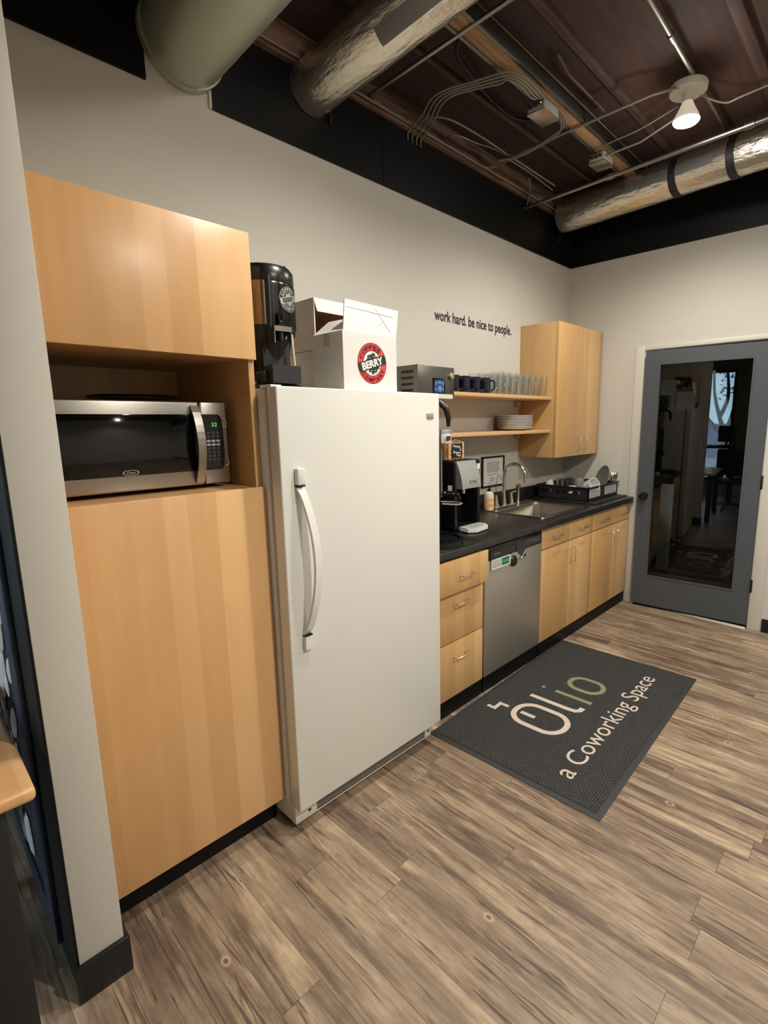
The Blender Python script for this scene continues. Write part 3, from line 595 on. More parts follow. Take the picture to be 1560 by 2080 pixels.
def ell(mb, cx, cz, a, b2, y, n=16): mb.bm.faces.new([mb.bm.verts.new((cx+a*math.cos(2*PI*k/n), y, cz+b2*math.sin(2*PI*k/n))) for k in range(n)])
for r_ in range(2):
    for c_ in range(3):
        mb = MB(); ell(mb, 0.474+0.0165*c_, 1.4965-0.0125*r_, 0.0074, 0.0043, YF-0.0028); mb.build('button', plain('button_grey', (150, 148, 144), 0.5), cp)
for r_ in range(6):
    for c_ in range(3):
        mb = MB(); zz = (1.524-0.0125*r_) if r_ < 2 else (1.471-0.0125*(r_-2)); ell(mb, 0.474+0.0165*c_, zz, 0.0055, 0.0036, YF-0.0028); mb.build('button', plain('button_dim', (58, 60, 62), 0.5), cp)
t = thing('glass_platter', 'clear ribbed glass platter lying on top of the microwave', 'platter', (0.31, -0.33, 1.625))
mb = MB(); mb.lathe([(0, 0.0), (0.10, 0.002), (0.125, 0.012), (0.14, 0.016), (0.135, 0.020), (0.118, 0.015), (0.09, 0.008), (0, 0.006)], (0.31, -0.33, 1.626), 40)
mb.lathe([(0.02, 0.008), (0.03, 0.022), (0.014, 0.030), (0, 0.031)], (0.31, -0.33, 1.626), 24); mb.build('platter_dish', GLASS, t)
mb = MB(); mb.lathe([(0.129, 0.0145), (0.138, 0.019), (0.131, 0.0225), (0.122, 0.018)], (0.31, -0.33, 1.627), 40); mb.build('platter_rim', BLKG, t)

# ================================================================ FRIDGE
FX0, FX1, FY, FZ0, FZ1 = 0.6113, 1.4196, -0.725, 0.101, 1.6745
t = thing('refrigerator', 'tall white upright refrigerator with a curved white handle, between pantry and counter', 'fridge', (1.015, -0.38, 0))
mb = MB(); mb.box(FX0, FX1, FY+0.075, -0.06, 0.026, FZ1-0.004, 0.006); mb.build('body', WHITE2, t)
mb = MB(); mb.box(FX0+0.012, FX1-0.012, FY+0.060, FY+0.077, FZ0+0.01, FZ1-0.015); mb.build('door_gasket', GREYPL, t)
mb = MB(); mb.box(FX0, FX1, FY, FY+0.060, FZ0, FZ1, 0.005, 3); dd = mb.build('door', WHITE, t)
hx = FX0+0.067
mb = MB(); n = 26; z0h, z1h = 0.80, 1.335; half = 0.0155
for k in range(n):
    for_ = []
    for q in (k, k+1):
        a = q/n; dy = 0.010+0.058*math.sin(PI*a)**0.62; x = hx+0.024*math.sin(PI*a); for_.append((x, FY-dy, z1h-(z1h-z0h)*a))
    a, b2 = for_
    for s_, e_ in ((0, 0.014),):
        mb.ngon_prism([(a[0]-half, a[1], a[2]), (a[0]+half, a[1]+0.006, a[2]), (b2[0]+half, b2[1]+0.006, b2[2]), (b2[0]-half, b2[1], b2[2])], (0, 0.013, 0))
hd = mb.build('door_handle', WHITE, dd, 'bowed white handle')
mb = MB(); mb.box(hx-0.016, hx+0.016, FY-0.022, FY, 1.343, 1.402, 0.005, 3); mb.build('handle_cap', WHITE, hd)
mb = MB(); mb.ngon_prism([(hx-0.016, FY, 0.745), (hx+0.016, FY, 0.745), (hx+0.016, FY, 0.793), (hx-0.016, FY, 0.793)], (0, -0.020, 0)); mb.build('handle_cap', WHITE, hd)
mb = MB(); mb.box(hx-0.016, hx+0.016, FY-0.017, FY, 0.7935, 0.7985); mb.box(hx-0.016, hx+0.016, FY-0.017, FY, 1.337, 1.342); mb.build('handle_seam', INK, hd)
mb = MB(); mb.box(1.336, 1.378, FY-0.004, FY, 1.566, 1.588, 0.003); mb.build('badge', GREYPL, dd, 'small raised grey badge')
# kick grille
mb = MB(); mb.box(FX0+0.002, FX1-0.03, FY+0.040, FY+0.075, 0.022, 0.095, 0.004); kg = mb.build('kick_panel', WHITE2, t)
mb = MB()
for k in range(5): mb.box(FX0+0.10, FX1-0.075, FY+0.0385, FY+0.041, 0.034+0.0085*k, 0.0385+0.0085*k)
mb.build('grille_slots', INK, kg)
for xa, xb in ((FX0+0.06, FX0+0.072), (FX1-0.055, FX1-0.045)): mb = MB(); mb.box(xa, xb, FY+0.0385, FY+0.041, 0.048, 0.057); mb.build('kick_screw', INK, kg)
mb = MB(); mb.box(FX0-0.001, FX0+0.04, FY+0.03, FY+0.10, FZ1-0.004, FZ1+0.006, 0.002); mb.build('hinge_cover', WHITE, t)
for x in (FX0+0.05, FX1-0.05):
    for y in (FY+0.10, -0.12):
        mb = MB(); mb.cyl((x, y, 0), (x, y, 0.03), 0.018, 16); mb.build('foot', BLK, t)

# ================================================================ ON THE FRIDGE
def logo(mode, mapf, parent, R0):
    # mapf(u, v, layer) -> 3D; u right, v up, in metres
    def disc(r0, r1, lay, name, mat, rings=4, n=56, sel=None):
        mb = MB()
        for i in range(rings):
            ra, rb = r0+(r1-r0)*i/rings, r0+(r1-r0)*(i+1)/rings
            for k in range(n):
                a, b = 2*PI*k/n, 2*PI*(k+1)/n
                P = [(ra*math.cos(a), ra*math.sin(a)), (rb*math.cos(a), rb*math.sin(a)), (rb*math.cos(b), rb*math.sin(b)), (ra*math.cos(b), ra*math.sin(b))]
                if ra < 1e-6: P = P[1:] if False else [P[0], P[1], P[2]]
                try: mb.quad(*[mapf(u, v, lay) for u, v in P])
                except ValueError: pass
        return mb.build(name, mat, parent)
    c_out, c_ring, c_in, c_map, c_band, c_word, c_text = mode
    disc(0.965*R0, R0, 1, 'logo_outline', c_out, 1); disc(0.64*R0, 0.965*R0, 1, 'logo_ring', c_ring, 3)
    disc(0.60*R0, 0.64*R0, 1, 'logo_inner_line', c_out, 1); disc(0, 0.60*R0, 1, 'logo_field', c_in, 4)
    # dark blotchy centre, an irregular outline
    mb = MB(); rnd = random.Random(5); m_ = 40; rs = [R0*(0.50+rnd.uniform(-0.10, 0.055)) for _ in range(m_)]
    for k in range(m_):
        a, b = 2*PI*k/m_, 2*PI*(k+1)/m_; ra, rb = rs[k], rs[(k+1) % m_]
        for i in range(3):
            f0, f1 = i/3, (i+1)/3
            P = [(ra*f0*math.cos(a), ra*f0*math.sin(a)), (ra*f1*math.cos(a), ra*f1*math.sin(a)), (rb*f1*math.cos(b), rb*f1*math.sin(b))]
            if i: P.append((rb*f0*math.cos(b), rb*f0*math.sin(b)))
            mb.quad(*[mapf(u, v, 2) for u, v in P])
    mb.build('logo_centre', c_map, parent)
    mb = MB()
    for (u, v, s) in ((-.2, .27, .07), (.12, .36, .06), (.3, .25, .05), (-.05, -.36, .06), (.2, -.33, .07), (-.22, -.3, .05), (.02, .3, .04)):
        P = [(R0*(u-s), R0*(v+s*.4)), (R0*u, R0*(v-s*.5)), (R0*(u+s), R0*(v+s*.6)), (R0*u, R0*(v+s*.1))]
        mb.quad(*[mapf(a, b, 3) for a, b in P])
    mb.build('logo_specks', c_in, parent)
    # slanted band
    th = R(16); ca, sa = math.cos(th), math.sin(th); hb = 0.235*R0
    rot = lambda x, y: (x*ca-y*sa, x*sa+y*ca)
    mb = MB(); n = 28
    for k in range(n):
        xa, xb = -1+2*k/n, -1+2*(k+1)/n
        f = lambda x, y: rot(x*math.sqrt(max(R0*R0*0.96-y*y, 0)), y)
        for y0_, y1_ in ((-hb, 0), (0, hb)):
            mb.quad(*[mapf(*f(x, y), 4) for x, y in ((xa, y0_), (xb, y0_), (xb, y1_), (xa, y1_))])
    mb.build('logo_band', c_band, parent)
    mb = MB(); text_into(mb, 'BERRY', lambda a, b: mapf(*rot((-0.74+1.5*a)*R0, (-0.185+0.37*b)*R0), 5), 0.045); mb.build('logo_word', c_word, parent)
    mb = MB()
    def arc(word, top, a0, a1):
        n_ = len(word)
        for i, ch in enumerate(word):
            cw = abs(a1-a0)/n_*0.80; am = a0+(a1-a0)*(i+0.5)/n_
            def f(a, b):
                if top: an = am-(a-0.5)*cw; rr = R0*(0.69+0.22*b)
                else: an = am+(a-0.5)*cw; rr = R0*(0.91-0.22*b)
                return mapf(rr*math.cos(an), rr*math.sin(an), 5)
            text_into(mb, ch, f, 0.03)
    arc('COFFEE', True, R(168), R(45)); arc('COMPANY', False, R(212), R(342))
    mb.build('logo_lettering', c_text, parent)
# printed carton
t = thing('carton', 'open white carton with a round red and black coffee logo on the fridge', 'box', (1.06, -0.6, FZ1+0.0))
bx0, bx1, by0, by1, bz0, bz1 = 0.919, 1.193, -0.692, -0.505, FZ1+.0005, 1.888; w = 0.004
mb = MB(); mb.box(bx0, bx1, by0, by0+w, bz0, bz1); mb.box(bx0, bx1, by1-w, by1, bz0, bz1); mb.box(bx0, bx0+w, by0+w, by1-w, bz0, bz1); mb.box(bx1-w, bx1, by0+w, by1-w, bz0, bz1); mb.box(bx0+w, bx1-w, by0+w, by1-w, bz0, bz0+w)
body = mb.build('carton_body', CARD, t)
mb = MB(); mb.ngon_prism([(bx0+0.004, by0, bz1), (bx1, by0, bz1), (bx1+0.034, by0+0.02, bz1+0.112), (bx0+0.032, by0+0.02, bz1+0.118)], (0, 0.004, 0)); fl = mb.build('front_flap', CARD, t)
mb = MB()
for a, b2 in (((1.10, 0.10), (1.135, 0.055)), ((1.135, 0.055), (1.165, 0.02)), ((1.135, 0.055), (1.085, 0.03)), ((1.135, 0.055), (1.15, 0.085)), ((0.95, 0.09), (1.19, 0.082))):
    f = lambda p: (p[0], by0-0.0012+0.02*p[1]/0.112, bz1+p[1]); mb.tube([f(a), f(b2)], 0.0009, 5)
mb.build('flap_creases', CARD, fl)
mb = MB(); mb.ngon_prism([(bx0, by0+0.004, bz1), (bx0, by1-0.004, bz1), (bx0+0.066, by1-0.02, bz1+0.058), (bx0+0.07, by0+0.03, bz1+0.056)], (0.003, 0, -0.003)); mb.build('side_flap', CARD, t)
mb = MB(); mb.box(bx0-0.0006, bx0, -0.615, -0.575, bz1-0.05, bz1, 0); mb.build('packing_tape', plain('beige_tape', (200, 190, 170), 0.4), t)
logo((DRED, RED, PAPER, LBLK, LBLK, PAPER, DRED), lambda u, v, l: (1.061+u, by0-0.0004*l, 1.779+v*1.04), body, 0.0745)
# plain cartons behind
def carton(nm, lab, z0, z1, opened):
    x0, x1, y0, y1 = 0.937, 1.16, -0.497, -0.12
    t = thing('carton', lab, 'box', (1.05, -0.31, z0), 'plain white cartons behind the logo carton')
    mb = MB()
    if not opened:
        mb.box(x0, x1, y0, y1, z0, z1, 0.002); mb.build('carton_body', CARD, t)
        mb = MB(); mb.box(x0+.01, x1-.01, y0+.01, y1-.01, z1, z1+.002); mb.build('carton_flap', CARD, t)
    else:
        mb.box(x0, x0+w, y0, y1, z0, z1); mb.box(x1-w, x1, y0, y1, z0, z1); mb.box(x0+w, x1-w, y1-w, y1, z0, z1); mb.box(x0+w, x1-w, y0+w, y1-w, z0, z0+w); mb.box(x0+w, x1-w, y0+.001, y1-w, z1-w, z1)
        mb.build('carton_body', CARD, t)
        mb = MB(); mb.box(x0+w, x0+w+.001, y0, y1-w, z0+w, z1-w); mb.box(x1-w-.001, x1-w, y0, y1-w, z0+w, z1-w); mb.box(x0+w, x1-w, y1-w-.001, y1-w, z0+w, z1-w); mb.box(x0+w, x1-w, y0+.01, y1-w, z1-w-.001, z1-w)
        mb.build('carton_lining', CARDT, t)
        mb = MB(); mb.ngon_prism([(x0, y0, z1), (x1, y0, z1), (x1, y0-0.012, z1-0.052), (x0+0.008, y0-0.012, z1-0.052)], (0, 0.003, 0)); mb.build('top_flap', CARD, t)
carton('a', 'plain white carton, the lower of the two stacked behind the logo carton', FZ1+.0005, 1.838, False)
carton('b', 'plain white open-fronted carton with tan inside, stacked on the other behind the logo carton', 1.840, 2.036, True)

# thermal coffee dispenser on a stand
cx, cy, rr = 0.727, -0.500, 0.0985; FA = R(-71)
t = thing('coffee_dispenser', 'tall black and steel thermal coffee dispenser standing on top of the fridge', 'coffee dispenser', (cx, cy, FZ1))
def cp_(a, r, z): return (cx+r*math.cos(a), cy+r*math.sin(a), z)
mb = MB(); mb.lathe([(0, 0), (rr*0.99, 0), (rr*0.99, 0.16), (0, 0.16)], (cx, cy, 1.89), 56); mb.build('steel_jacket', brushed('polished_steel', (150, 132, 112), 0.2, 'z'), t)
mb = MB(); mb.lathe([(0, 1.705), (0.060, 1.705), (0.064, 1.74), (0.078, 1.82), (rr*1.0, 1.872), (rr*1.01, 1.892), (0, 1.892)], (cx, cy, 0), 56); mb.build('lower_collar', BLK, t)
mb = MB(); mb.lathe([(rr*1.015, 2.038), (rr*1.03, 2.048), (rr*1.02, 2.078), (rr*0.90, 2.094), (0, 2.098)], (cx, cy, 0), 56); lid = mb.build('lid', BLK, t)
mb = MB(); mb.ngon_prism([cp_(R(-5), 0.085, 2.08), cp_(R(5), 0.085, 2.08), cp_(R(3), 0.085, 2.125), cp_(R(-3), 0.085, 2.125)], (0.012, 0.01, 0.0)); mb.build('lid_latch', GREYPL, lid)
# front column with sight glass
mb = MB(); n = 12
for k in range(n):
    a, b2 = FA-R(38)+R(76)*k/n, FA-R(38)+R(76)*(k+1)/n
    mb.ngon_prism([cp_(a, rr+0.004, 1.885), cp_(b2, rr+0.004, 1.885), cp_(b2, rr+0.004, 2.03), cp_(a, rr+0.004, 2.03)], (0, 0, 0.0001))
    mb.quad(cp_(a, rr+0.003, 1.885), cp_(b2, rr+0.003, 1.885), cp_(b2, rr+0.003, 2.03), cp_(a, rr+0.003, 2.03))
mb.build('front_panel', BLK, t)
mb = MB(); mb.tube([cp_(FA-R(44), rr+0.004, 1.83), cp_(FA-R(44), rr+0.004, 2.05)], 0.012, 12); mb.build('side_spine', BLK, t)
logo((rx, LBLK, LBLK, rx, rx, LBLK, rx), lambda u, v, l: cp_(FA+u/(rr+0.005), rr+0.0045+0.0004*l, 1.983+v), t, 0.042)
d0 = Vector((math.cos(FA), math.sin(FA), 0)); s0 = Vector((-math.sin(FA), math.cos(FA), 0)); c0 = Vector((cx, cy, 0))
FB = R(-98); d0 = Vector((math.cos(FB), math.sin(FB), 0)); s0 = Vector((-math.sin(FB), math.cos(FB), 0))
def P(f, s, z): return c0+d0*f+s0*s+Vector((0, 0, z))
mb = MB(); mb.tube([P(rr+0.008, 0, 1.930), P(rr+0.018, 0, 1.915), P(rr+0.022, 0, 1.893)], [0.009, 0.009, 0.006], 10); mb.tube([P(rr+0.0, 0, 1.888), P(rr+0.024, 0, 1.884)], 0.013, 12); mb.build('faucet_lever', BLKG, t)
mb = MB(); mb.tube([P(rr+0.015, 0, 1.885), P(rr+0.016, 0, 1.835)], 0.012, 12); mb.build('spout', BLK, t)
mb = MB(); T = 0.003
mb.ngon_prism([P(rr-0.03, -0.03, 1.880), P(rr+0.032, -0.03, 1.880), P(rr+0.032, 0.03, 1.880), P(rr-0.03, 0.03, 1.880)], (0, 0, T))
for s_ in (-0.03, 0.03):
    mb.ngon_prism([P(rr-0.05, s_, 1.828), P(rr-0.035, s_, 1.828), P(rr-0.004, s_, 1.860), P(rr+0.022, s_, 1.826), P(rr+0.032, s_, 1.826), P(rr+0.032, s_, 1.883), P(rr-0.004, s_, 1.883), P(rr-0.05, s_, 1.856)], s0*T)
mb.ngon_prism([P(rr+0.032, -0.03, 1.883), P(rr+0.032, 0.033, 1.883), P(rr+0.032, 0.033, 1.866), P(rr+0.032, -0.03, 1.866)], d0*T)
mb.build('faucet_guard', CHROME, t, 'bent steel faucet guard')
mb = MB(); mb.ngon_prism([P(0.0, -0.05, 1.676), P(0.07, -0.05, 1.676), P(0.07, 0.05, 1.676), P(0.0, 0.05, 1.676)], (0, 0, 0.165)); mb.build('stand_column', BLKM, t)
mb = MB(); mb.lathe([(0, 0), (0.118, 0), (0.122, 0.006), (0.118, 0.016), (0, 0.018)], (cx, cy, FZ1), 48); mb.build('stand_base', BLK, t)
mb = MB(); mb.ngon_prism([P(0.075, -0.052, FZ1+0.016), P(0.150, -0.052, FZ1+0.016), P(0.150, 0.052, FZ1+0.016), P(0.075, 0.052, FZ1+0.016)], (0, 0, 0.060)); mb.build('drip_tray', BLKM, t)
mb = MB(); mb.box(cx-0.085, cx-0.04, cy-0.10, cy-0.04, FZ1+0.016, FZ1+0.06, 0.01, 3); mb.build('stand_foot', BLKM, t)
mb = MB(); mb.tube([P(rr+0.02, 0.038, 1.86), P(rr+0.018, 0.045, 1.752)], 0.0045, 8); mb.build('drain_tube', plain('cream_tube', (214, 200, 176), 0.4), t)

# ================================================================ BASE CABINETS, DISHWASHER, COUNTER
YC = -0.6265; ZC = 0.9157
def wire_pull(mb, x, z, w=0.10, vert=False, y=YC, out=0.033, r=0.0032):
    if vert: pts = [(x, y, z+w/2), (x, y-out+.006, z+w/2), (x, y-out, z+w/2-.006), (x, y-out, z-w/2+.006), (x, y-out+.006, z-w/2), (x, y, z-w/2)]
    else: pts = [(x-w/2, y, z), (x-w/2, y-out+.006, z), (x-w/2+.006, y-out, z), (x+w/2-.006, y-out, z), (x+w/2, y-out+.006, z), (x+w/2, y, z)]
    return mb.tube(pts, r, 8)
def cab_front(t, name, x0, x1, z0, z1, mat, y=YC, hx=None, hz=None, vert=False, w=0.10):
    mb = MB(); mb.box(x0+.0015, x1-.0015, y, y+0.018, z0+.0015, z1-.0015, 0.0012); d = mb.build(name, mat, t)
    wire_pull(MB(), hx, hz, w, vert, y).build('handle', WIRE, d, 'thin nickel wire handle')
    return d
t = thing('base_cabinet', 'narrow maple base cabinet of three drawers between the fridge and the dishwasher', 'cabinet', (1.69, -0.3, 0))
mb = MB(); mb.box(1.475, 1.493, YC+.02, -.003, .095, .875); mb.box(1.880, 1.898, YC+.02, -.003, .095, .875); mb.box(1.493, 1.88, YC+.02, -.003, .095, .113); mb.box(1.493, 1.88, -.02, -.003, .113, .875); mb.box(1.493, 1.88, YC+.02, YC+.10, .857, .875); mb.build('carcass', MAP_N, t)
cab_front(t, 'drawer', 1.478, 1.895, .690, .866, MAP_W, YC-.034, 1.695, .775)
cab_front(t, 'drawer', 1.478, 1.895, .412, .684, MAP_W, YC, 1.689, .618)
cab_front(t, 'drawer', 1.478, 1.895, .098, .408, MAP_W, YC, 1.685, .325)
mb = MB(); mb.box(1.49, 1.885, YC-.016, YC+.40, .70, .84); mb.build('drawer_box', MAP_N, t)
mb = MB(); mb.box(1.475, 1.898, -.618, -.603, 0, .094); mb.build('toe_kick', BLACKP, t)
def dbl(lab, xs, hxs, vx, loc):
    t = thing('base_cabinet', lab, 'cabinet', loc, 'maple double base cabinets right of the dishwasher')
    a, m, b = xs
    mb = MB(); mb.box(a, a+.016, YC+.02, -.003, .095, .875); mb.box(b-.016, b, YC+.02, -.003, .095, .875); mb.box(a+.016, b-.016, YC+.02, -.003, .095, .111); mb.box(a+.016, b-.016, -.02, -.003, .111, .70)
    mb.box(a+.016, b-.016, YC+.02, YC+.036, .111, .72); mb.box(a, b, YC+.004, YC+.02, .846, .875); mb.box(m-.02, m+.02, YC+.021, YC+.04, .11, .86); mb.build('carcass', MAP_W, t)
    cab_front(t, 'drawer', a, m, .730, .846, MAP_W, YC, hxs[0], .800); cab_front(t, 'drawer', m, b, .730, .846, MAP_W, YC, hxs[1], .798)
    cab_front(t, 'door', a, m, .0962, .726, MAP_W, YC, vx[0], .625, True); cab_front(t, 'door', m, b, .0962, .726, MAP_W, YC, vx[1], .625, True)
    mb = MB(); mb.box(a, b, -.618, -.603, 0, .094); mb.build('toe_kick', BLACKP, t)
dbl('maple base cabinet with two drawers over two doors, next to the dishwasher', (2.522, 2.900, 3.2616), (2.711, 3.086), (2.862, 2.938), (2.89, -.3, 0))
dbl('maple base cabinet with two drawers over two doors, against the grey door wall', (3.2636, 3.640, 3.9655), (3.452, 3.818), (3.600, 3.680), (3.62, -.3, 0))
# dishwasher
t = thing('dishwasher', 'stainless steel dishwasher with black control strip under the counter', 'dishwasher', (2.21, -.3, 0))
DY = YC-.004
mb = MB(); mb.box(1.908, 2.510, DY+.035, -.03, .09, .862); mb.build('tub', BLKM, t)
mb = MB(); mb.box(1.9065, 2.5115, DY, DY+.035, .100, .784, .003); dw = mb.build('door', STEELV, t)
mb = MB(); mb.box(1.9065, 2.5115, DY-.001, DY+.034, .785, .860, .004); cs = mb.build('control_strip', BLK, t)
mb = MB(); mb.box(2.325, 2.500, DY-.0025, DY, .792, .842, .001); mb.build('control_panel', plain('charcoal_panel', (58, 60, 64), .4), cs)
mb = MB(); mb.ngon_prism([(2.215, DY-.0025, .842), (2.325, DY-.0025, .842), (2.325, DY-.0025, .735), (2.29, DY-.0025, .735), (2.25, DY-.0025, .765), (2.215, DY-.0025, .80)], (0, .003, 0)); mb.build('handle_surround', plain('charcoal_panel', (50, 52, 56), .4), dw)
mb = MB(); mb.ngon_prism([(1.95, DY-.004, .835), (2.19, DY-.004, .835), (2.205, DY-.004, .80), (2.16, DY-.004, .782), (1.95, DY-.004, .782)], (0, .003, 0)); mb.build('handle_pocket', BLKG, cs)
mb = MB(); mb.lathe([(0, 0), (.035, 0), (.030, .012), (0, .016)], (2.185, DY-.001, .735), 20, Matrix.Rotation(R(90), 4, 'X')); mb.build('latch', BLK, dw)
mb = MB(); mb.tube(smooth_path([(2.15, DY-.003, .735), (2.16, DY-.004, .715), (2.20, DY-.004, .718), (2.235, DY-.004, .745), (2.27, DY-.004, .735), (2.32, DY-.004, .775)]), .003, 6); mb.build('pocket_rim', STEEL, dw)
mb = MB(); mb.box(1.985, 2.045, DY-.0045, DY-.0035, .812, .8155); mb.build('brand_mark', GREYPL, cs)
mb = MB()
for k in range(7): mb.box(2.40+k*.012, 2.404+k*.012, DY-.0032, DY-.002, .812, .824)
mb.build('control_icons', GREYINK, cs)
mb = MB(); mb.box(1.91, 2.508, -.620, -.605, 0, .089); mb.build('toe_kick', BLACKP, t)
t2 = thing('dishwasher_magnet', 'white magnetic clean sign with a green block stuck on the dishwasher', 'sign', (2.05, DY, .73))
mb = MB(); mb.box(1.955, 2.148, DY-.007, DY-.0035, .728, .785, .0015); mb.build('sign_plate', plain('sign_grey', (176, 180, 170), .4), t2)
mb = MB(); mb.box(1.955, 2.148, DY-.009, DY-.007, .728, .733); mb.box(1.955, 2.148, DY-.009, DY-.007, .780, .785); mb.box(1.955, 1.960, DY-.009, DY-.007, .728, .785); mb.box(2.143, 2.148, DY-.009, DY-.007, .728, .785); mb.build('sign_border', CERW, t2)
mb = MB(); mb.box(2.062, 2.132, DY-.0078, DY-.007, .736, .778); gb = mb.build('green_block', plain('sign_green', (22, 104, 72), .5), t2)
flat_text('CLEAN', (2.068, DY-.0083, .750), (1, 0, 0), (0, 0, 1), .058, .016, .01).build('sign_word', plain('sign_mint', (120, 205, 170), .5), t2)
# counter with cut-out
t = thing('countertop', 'black laminate countertop with a low backsplash', 'countertop', (2.7, -.3, .876))
SX0, SX1, SY0, SY1 = 2.615, 3.232, -.578, -.075
YF2 = -.657; z0, z1 = .8765, ZC
mb = MB()
hole = [(SX0+.018, SY0+.018), (SX1-.018, SY0+.018), (SX1-.018, SY1-.018), (SX0+.018, SY1-.018)]
outer = [(1.435, YF2), (XD-.0105, YF2), (XD-.0105, -.002), (1.435, -.002)]
bmv = {}
for zz in (z0, z1):
    for nm, L_ in (('o', outer), ('h', hole)):
        bmv[nm, zz] = [mb.bm.verts.new((x, y, zz)) for x, y in L_]
for k in range(4):
    k2 = (k+1) % 4
    for zz in (z0, z1): mb.bm.faces.new([bmv['o', zz][k], bmv['o', zz][k2], bmv['h', zz][k2], bmv['h', zz][k]])
    mb.bm.faces.new([bmv['o', z0][k], bmv['o', z0][k2], bmv['o', z1][k2], bmv['o', z1][k]])
    mb.bm.faces.new([bmv['h', z0][k], bmv['h', z0][k2], bmv['h', z1][k2], bmv['h', z1][k]])
eg = [e for e in mb.bm.edges if all(abs(v.co.y-YF2) < 1e-6 and abs(v.co.z-z1) < 1e-6 for v in e.verts)]
bmesh.ops.bevel(mb.bm, geom=eg, offset=.006, segments=3, affect='EDGES', profile=.5)
mb.build('worktop', COUNTER, t)
mb = MB(); mb.box(1.435, XD-.0105, -.022, -.002, ZC, ZC+.10, .003); mb.build('backsplash', COUNTER, t)
# sink
t = thing('kitchen_sink', 'stainless steel drop-in sink set in the black countertop', 'sink', (2.92, -.33, .72))
rim = [(SX0, SY0), (SX1, SY0), (SX1, SY1), (SX0, SY1)]; bas = [(SX0+.035, SY0+.03), (SX1-.035, SY0+.03), (SX1-.035, SY1-.095), (SX0+.035, SY1-.095)]
def rrect(x0, x1, y0, y1, r, z, n=6):
    out = []
    for cx_, cy_, a0 in ((x1-r, y1-r, 0), (x0+r, y1-r, 90), (x0+r, y0+r, 180), (x1-r, y0+r, 270)):
        for k in range(n+1): a = R(a0+90*k/n); out.append((cx_+r*math.cos(a), cy_+r*math.sin(a), z))
    return out
loops = [rrect(SX0, SX1, SY0, SY1, .02, ZC+.0005), rrect(SX0+.002, SX1-.002, SY0+.002, SY1-.002, .02, ZC+.007), rrect(SX0+.010, SX1-.010, SY0+.010, SY1-.010, .02, ZC+.004),
         rrect(SX0+.032, SX1-.032, SY0+.030, SY1-.095, .05, ZC+.003), rrect(SX0+.040, SX1-.040, SY0+.038, SY1-.103, .05, ZC-.008), rrect(SX0+.050, SX1-.050, SY0+.048, SY1-.113, .06, ZC-.16), rrect(SX0+.09, SX1-.09, SY0+.09, SY1-.15, .05, ZC-.18)]
mb = MB(); rv = [[mb.bm.verts.new(p) for p in L_] for L_ in loops]; m_ = len(loops[0])
for a, b2 in zip(rv, rv[1:]):
    for k in range(m_): mb.bm.faces.new([a[k], a[(k+1) % m_], b2[(k+1) % m_], b2[k]])
mb.bm.faces.new(rv[-1]); mb.build('basin', STEEL, t)
mb = MB(); mb.lathe([(0, .003), (.02, .002), (.04, .004), (.042, 0)], (2.92, -.33, ZC-.18), 28); mb.build('drain', CHROME, t)
# faucet
t = thing('faucet', 'tall gooseneck nickel faucet with two lever handles and side sprayer behind the sink', 'faucet', (2.84, -.125, ZC))
fy = -.122; zt = ZC+.005
mb = MB(); mb.box(2.70, 2.975, fy-.028, fy+.028, zt, zt+.014, .006, 3); mb.build('deck_plate', CHROME, t)
sx = 2.836
mb = MB(); pts = [(sx, fy, zt+.012), (sx, fy, zt+.05), (sx, fy, zt+.10), (sx, fy, zt+.20), (sx, fy, zt+.235)]; rad = [.022, .019, .014, .0115, .0115]
rA = .088
for k in range(1, 15):
    a = PI*k/14*1.06; pts.append((sx+.004*k/14, fy-rA+rA*math.cos(a), zt+.235+rA*math.sin(a))); rad.append(.0115)
pts.append((sx+.005, pts[-1][1]-.004, pts[-1][2]-.025)); rad.append(.015)
mb.tube(pts, rad, 16); mb.build('spout', CHROME, t)
for hx_, s_ in ((2.737, -1), (2.935, 1)):
    mb = MB(); mb.lathe([(.024, 0), (.022, .02), (.013, .06), (.010, .088), (0, .09)], (hx_, fy, zt+.012), 20); mb.tube([(hx_, fy, zt+.095), (hx_+s_*.05, fy-.012, zt+.104)], [.007, .005], 10); mb.build('lever_handle', CHROME, t)
mb = MB(); mb.lathe([(.018, 0), (.017, .01), (.011, .02), (.013, .07), (.011, .10), (.013, .115), (.018, .13), (.019, .145), (.008, .152), (0, .152)], (3.03, fy, zt), 20); mb.build('side_sprayer', CHROME, t)
# soap bottle
t = thing('soap_bottle', 'clear hand soap bottle with peach label and dark pump beside the faucet', 'bottle', (2.655, -.118, ZC+.005))
sxx, syy, sz = 2.652, -.120, ZC+.0055
mb = MB(); mb.lathe([(0, 0), (.030, 0), (.034, .006), (.034, .105), (.030, .122), (.014, .136), (.0, .136)], (sxx, syy, sz), 32); mb.build('bottle_body', plain('milky_soap', (214, 204, 184), .2, coat=.4), t)
mb = MB(); mb.lathe([(.0346, .012), (.0348, .014), (.0348, .094), (.0346, .096)], (sxx, syy, sz), 32); mb.build('bottle_label', plain('peach_label', (232, 182, 138), .5, var=.08), t)
mb = MB()
for k, zz in enumerate((.080, .072, .045, .036, .028)):
    a0 = R(-150); 
    for j in range(5):
        a, b2 = a0+R(60)*j/5, a0+R(60)*(j+1)/5
        mb.quad(*[(sxx+.0351*math.cos(q), syy+.0351*math.sin(q), sz+zz+e) for q, e in ((a, 0), (b2, 0), (b2, .003), (a, .003))])
mb.build('label_print', plain('brown_print', (176, 104, 70), .6), t)
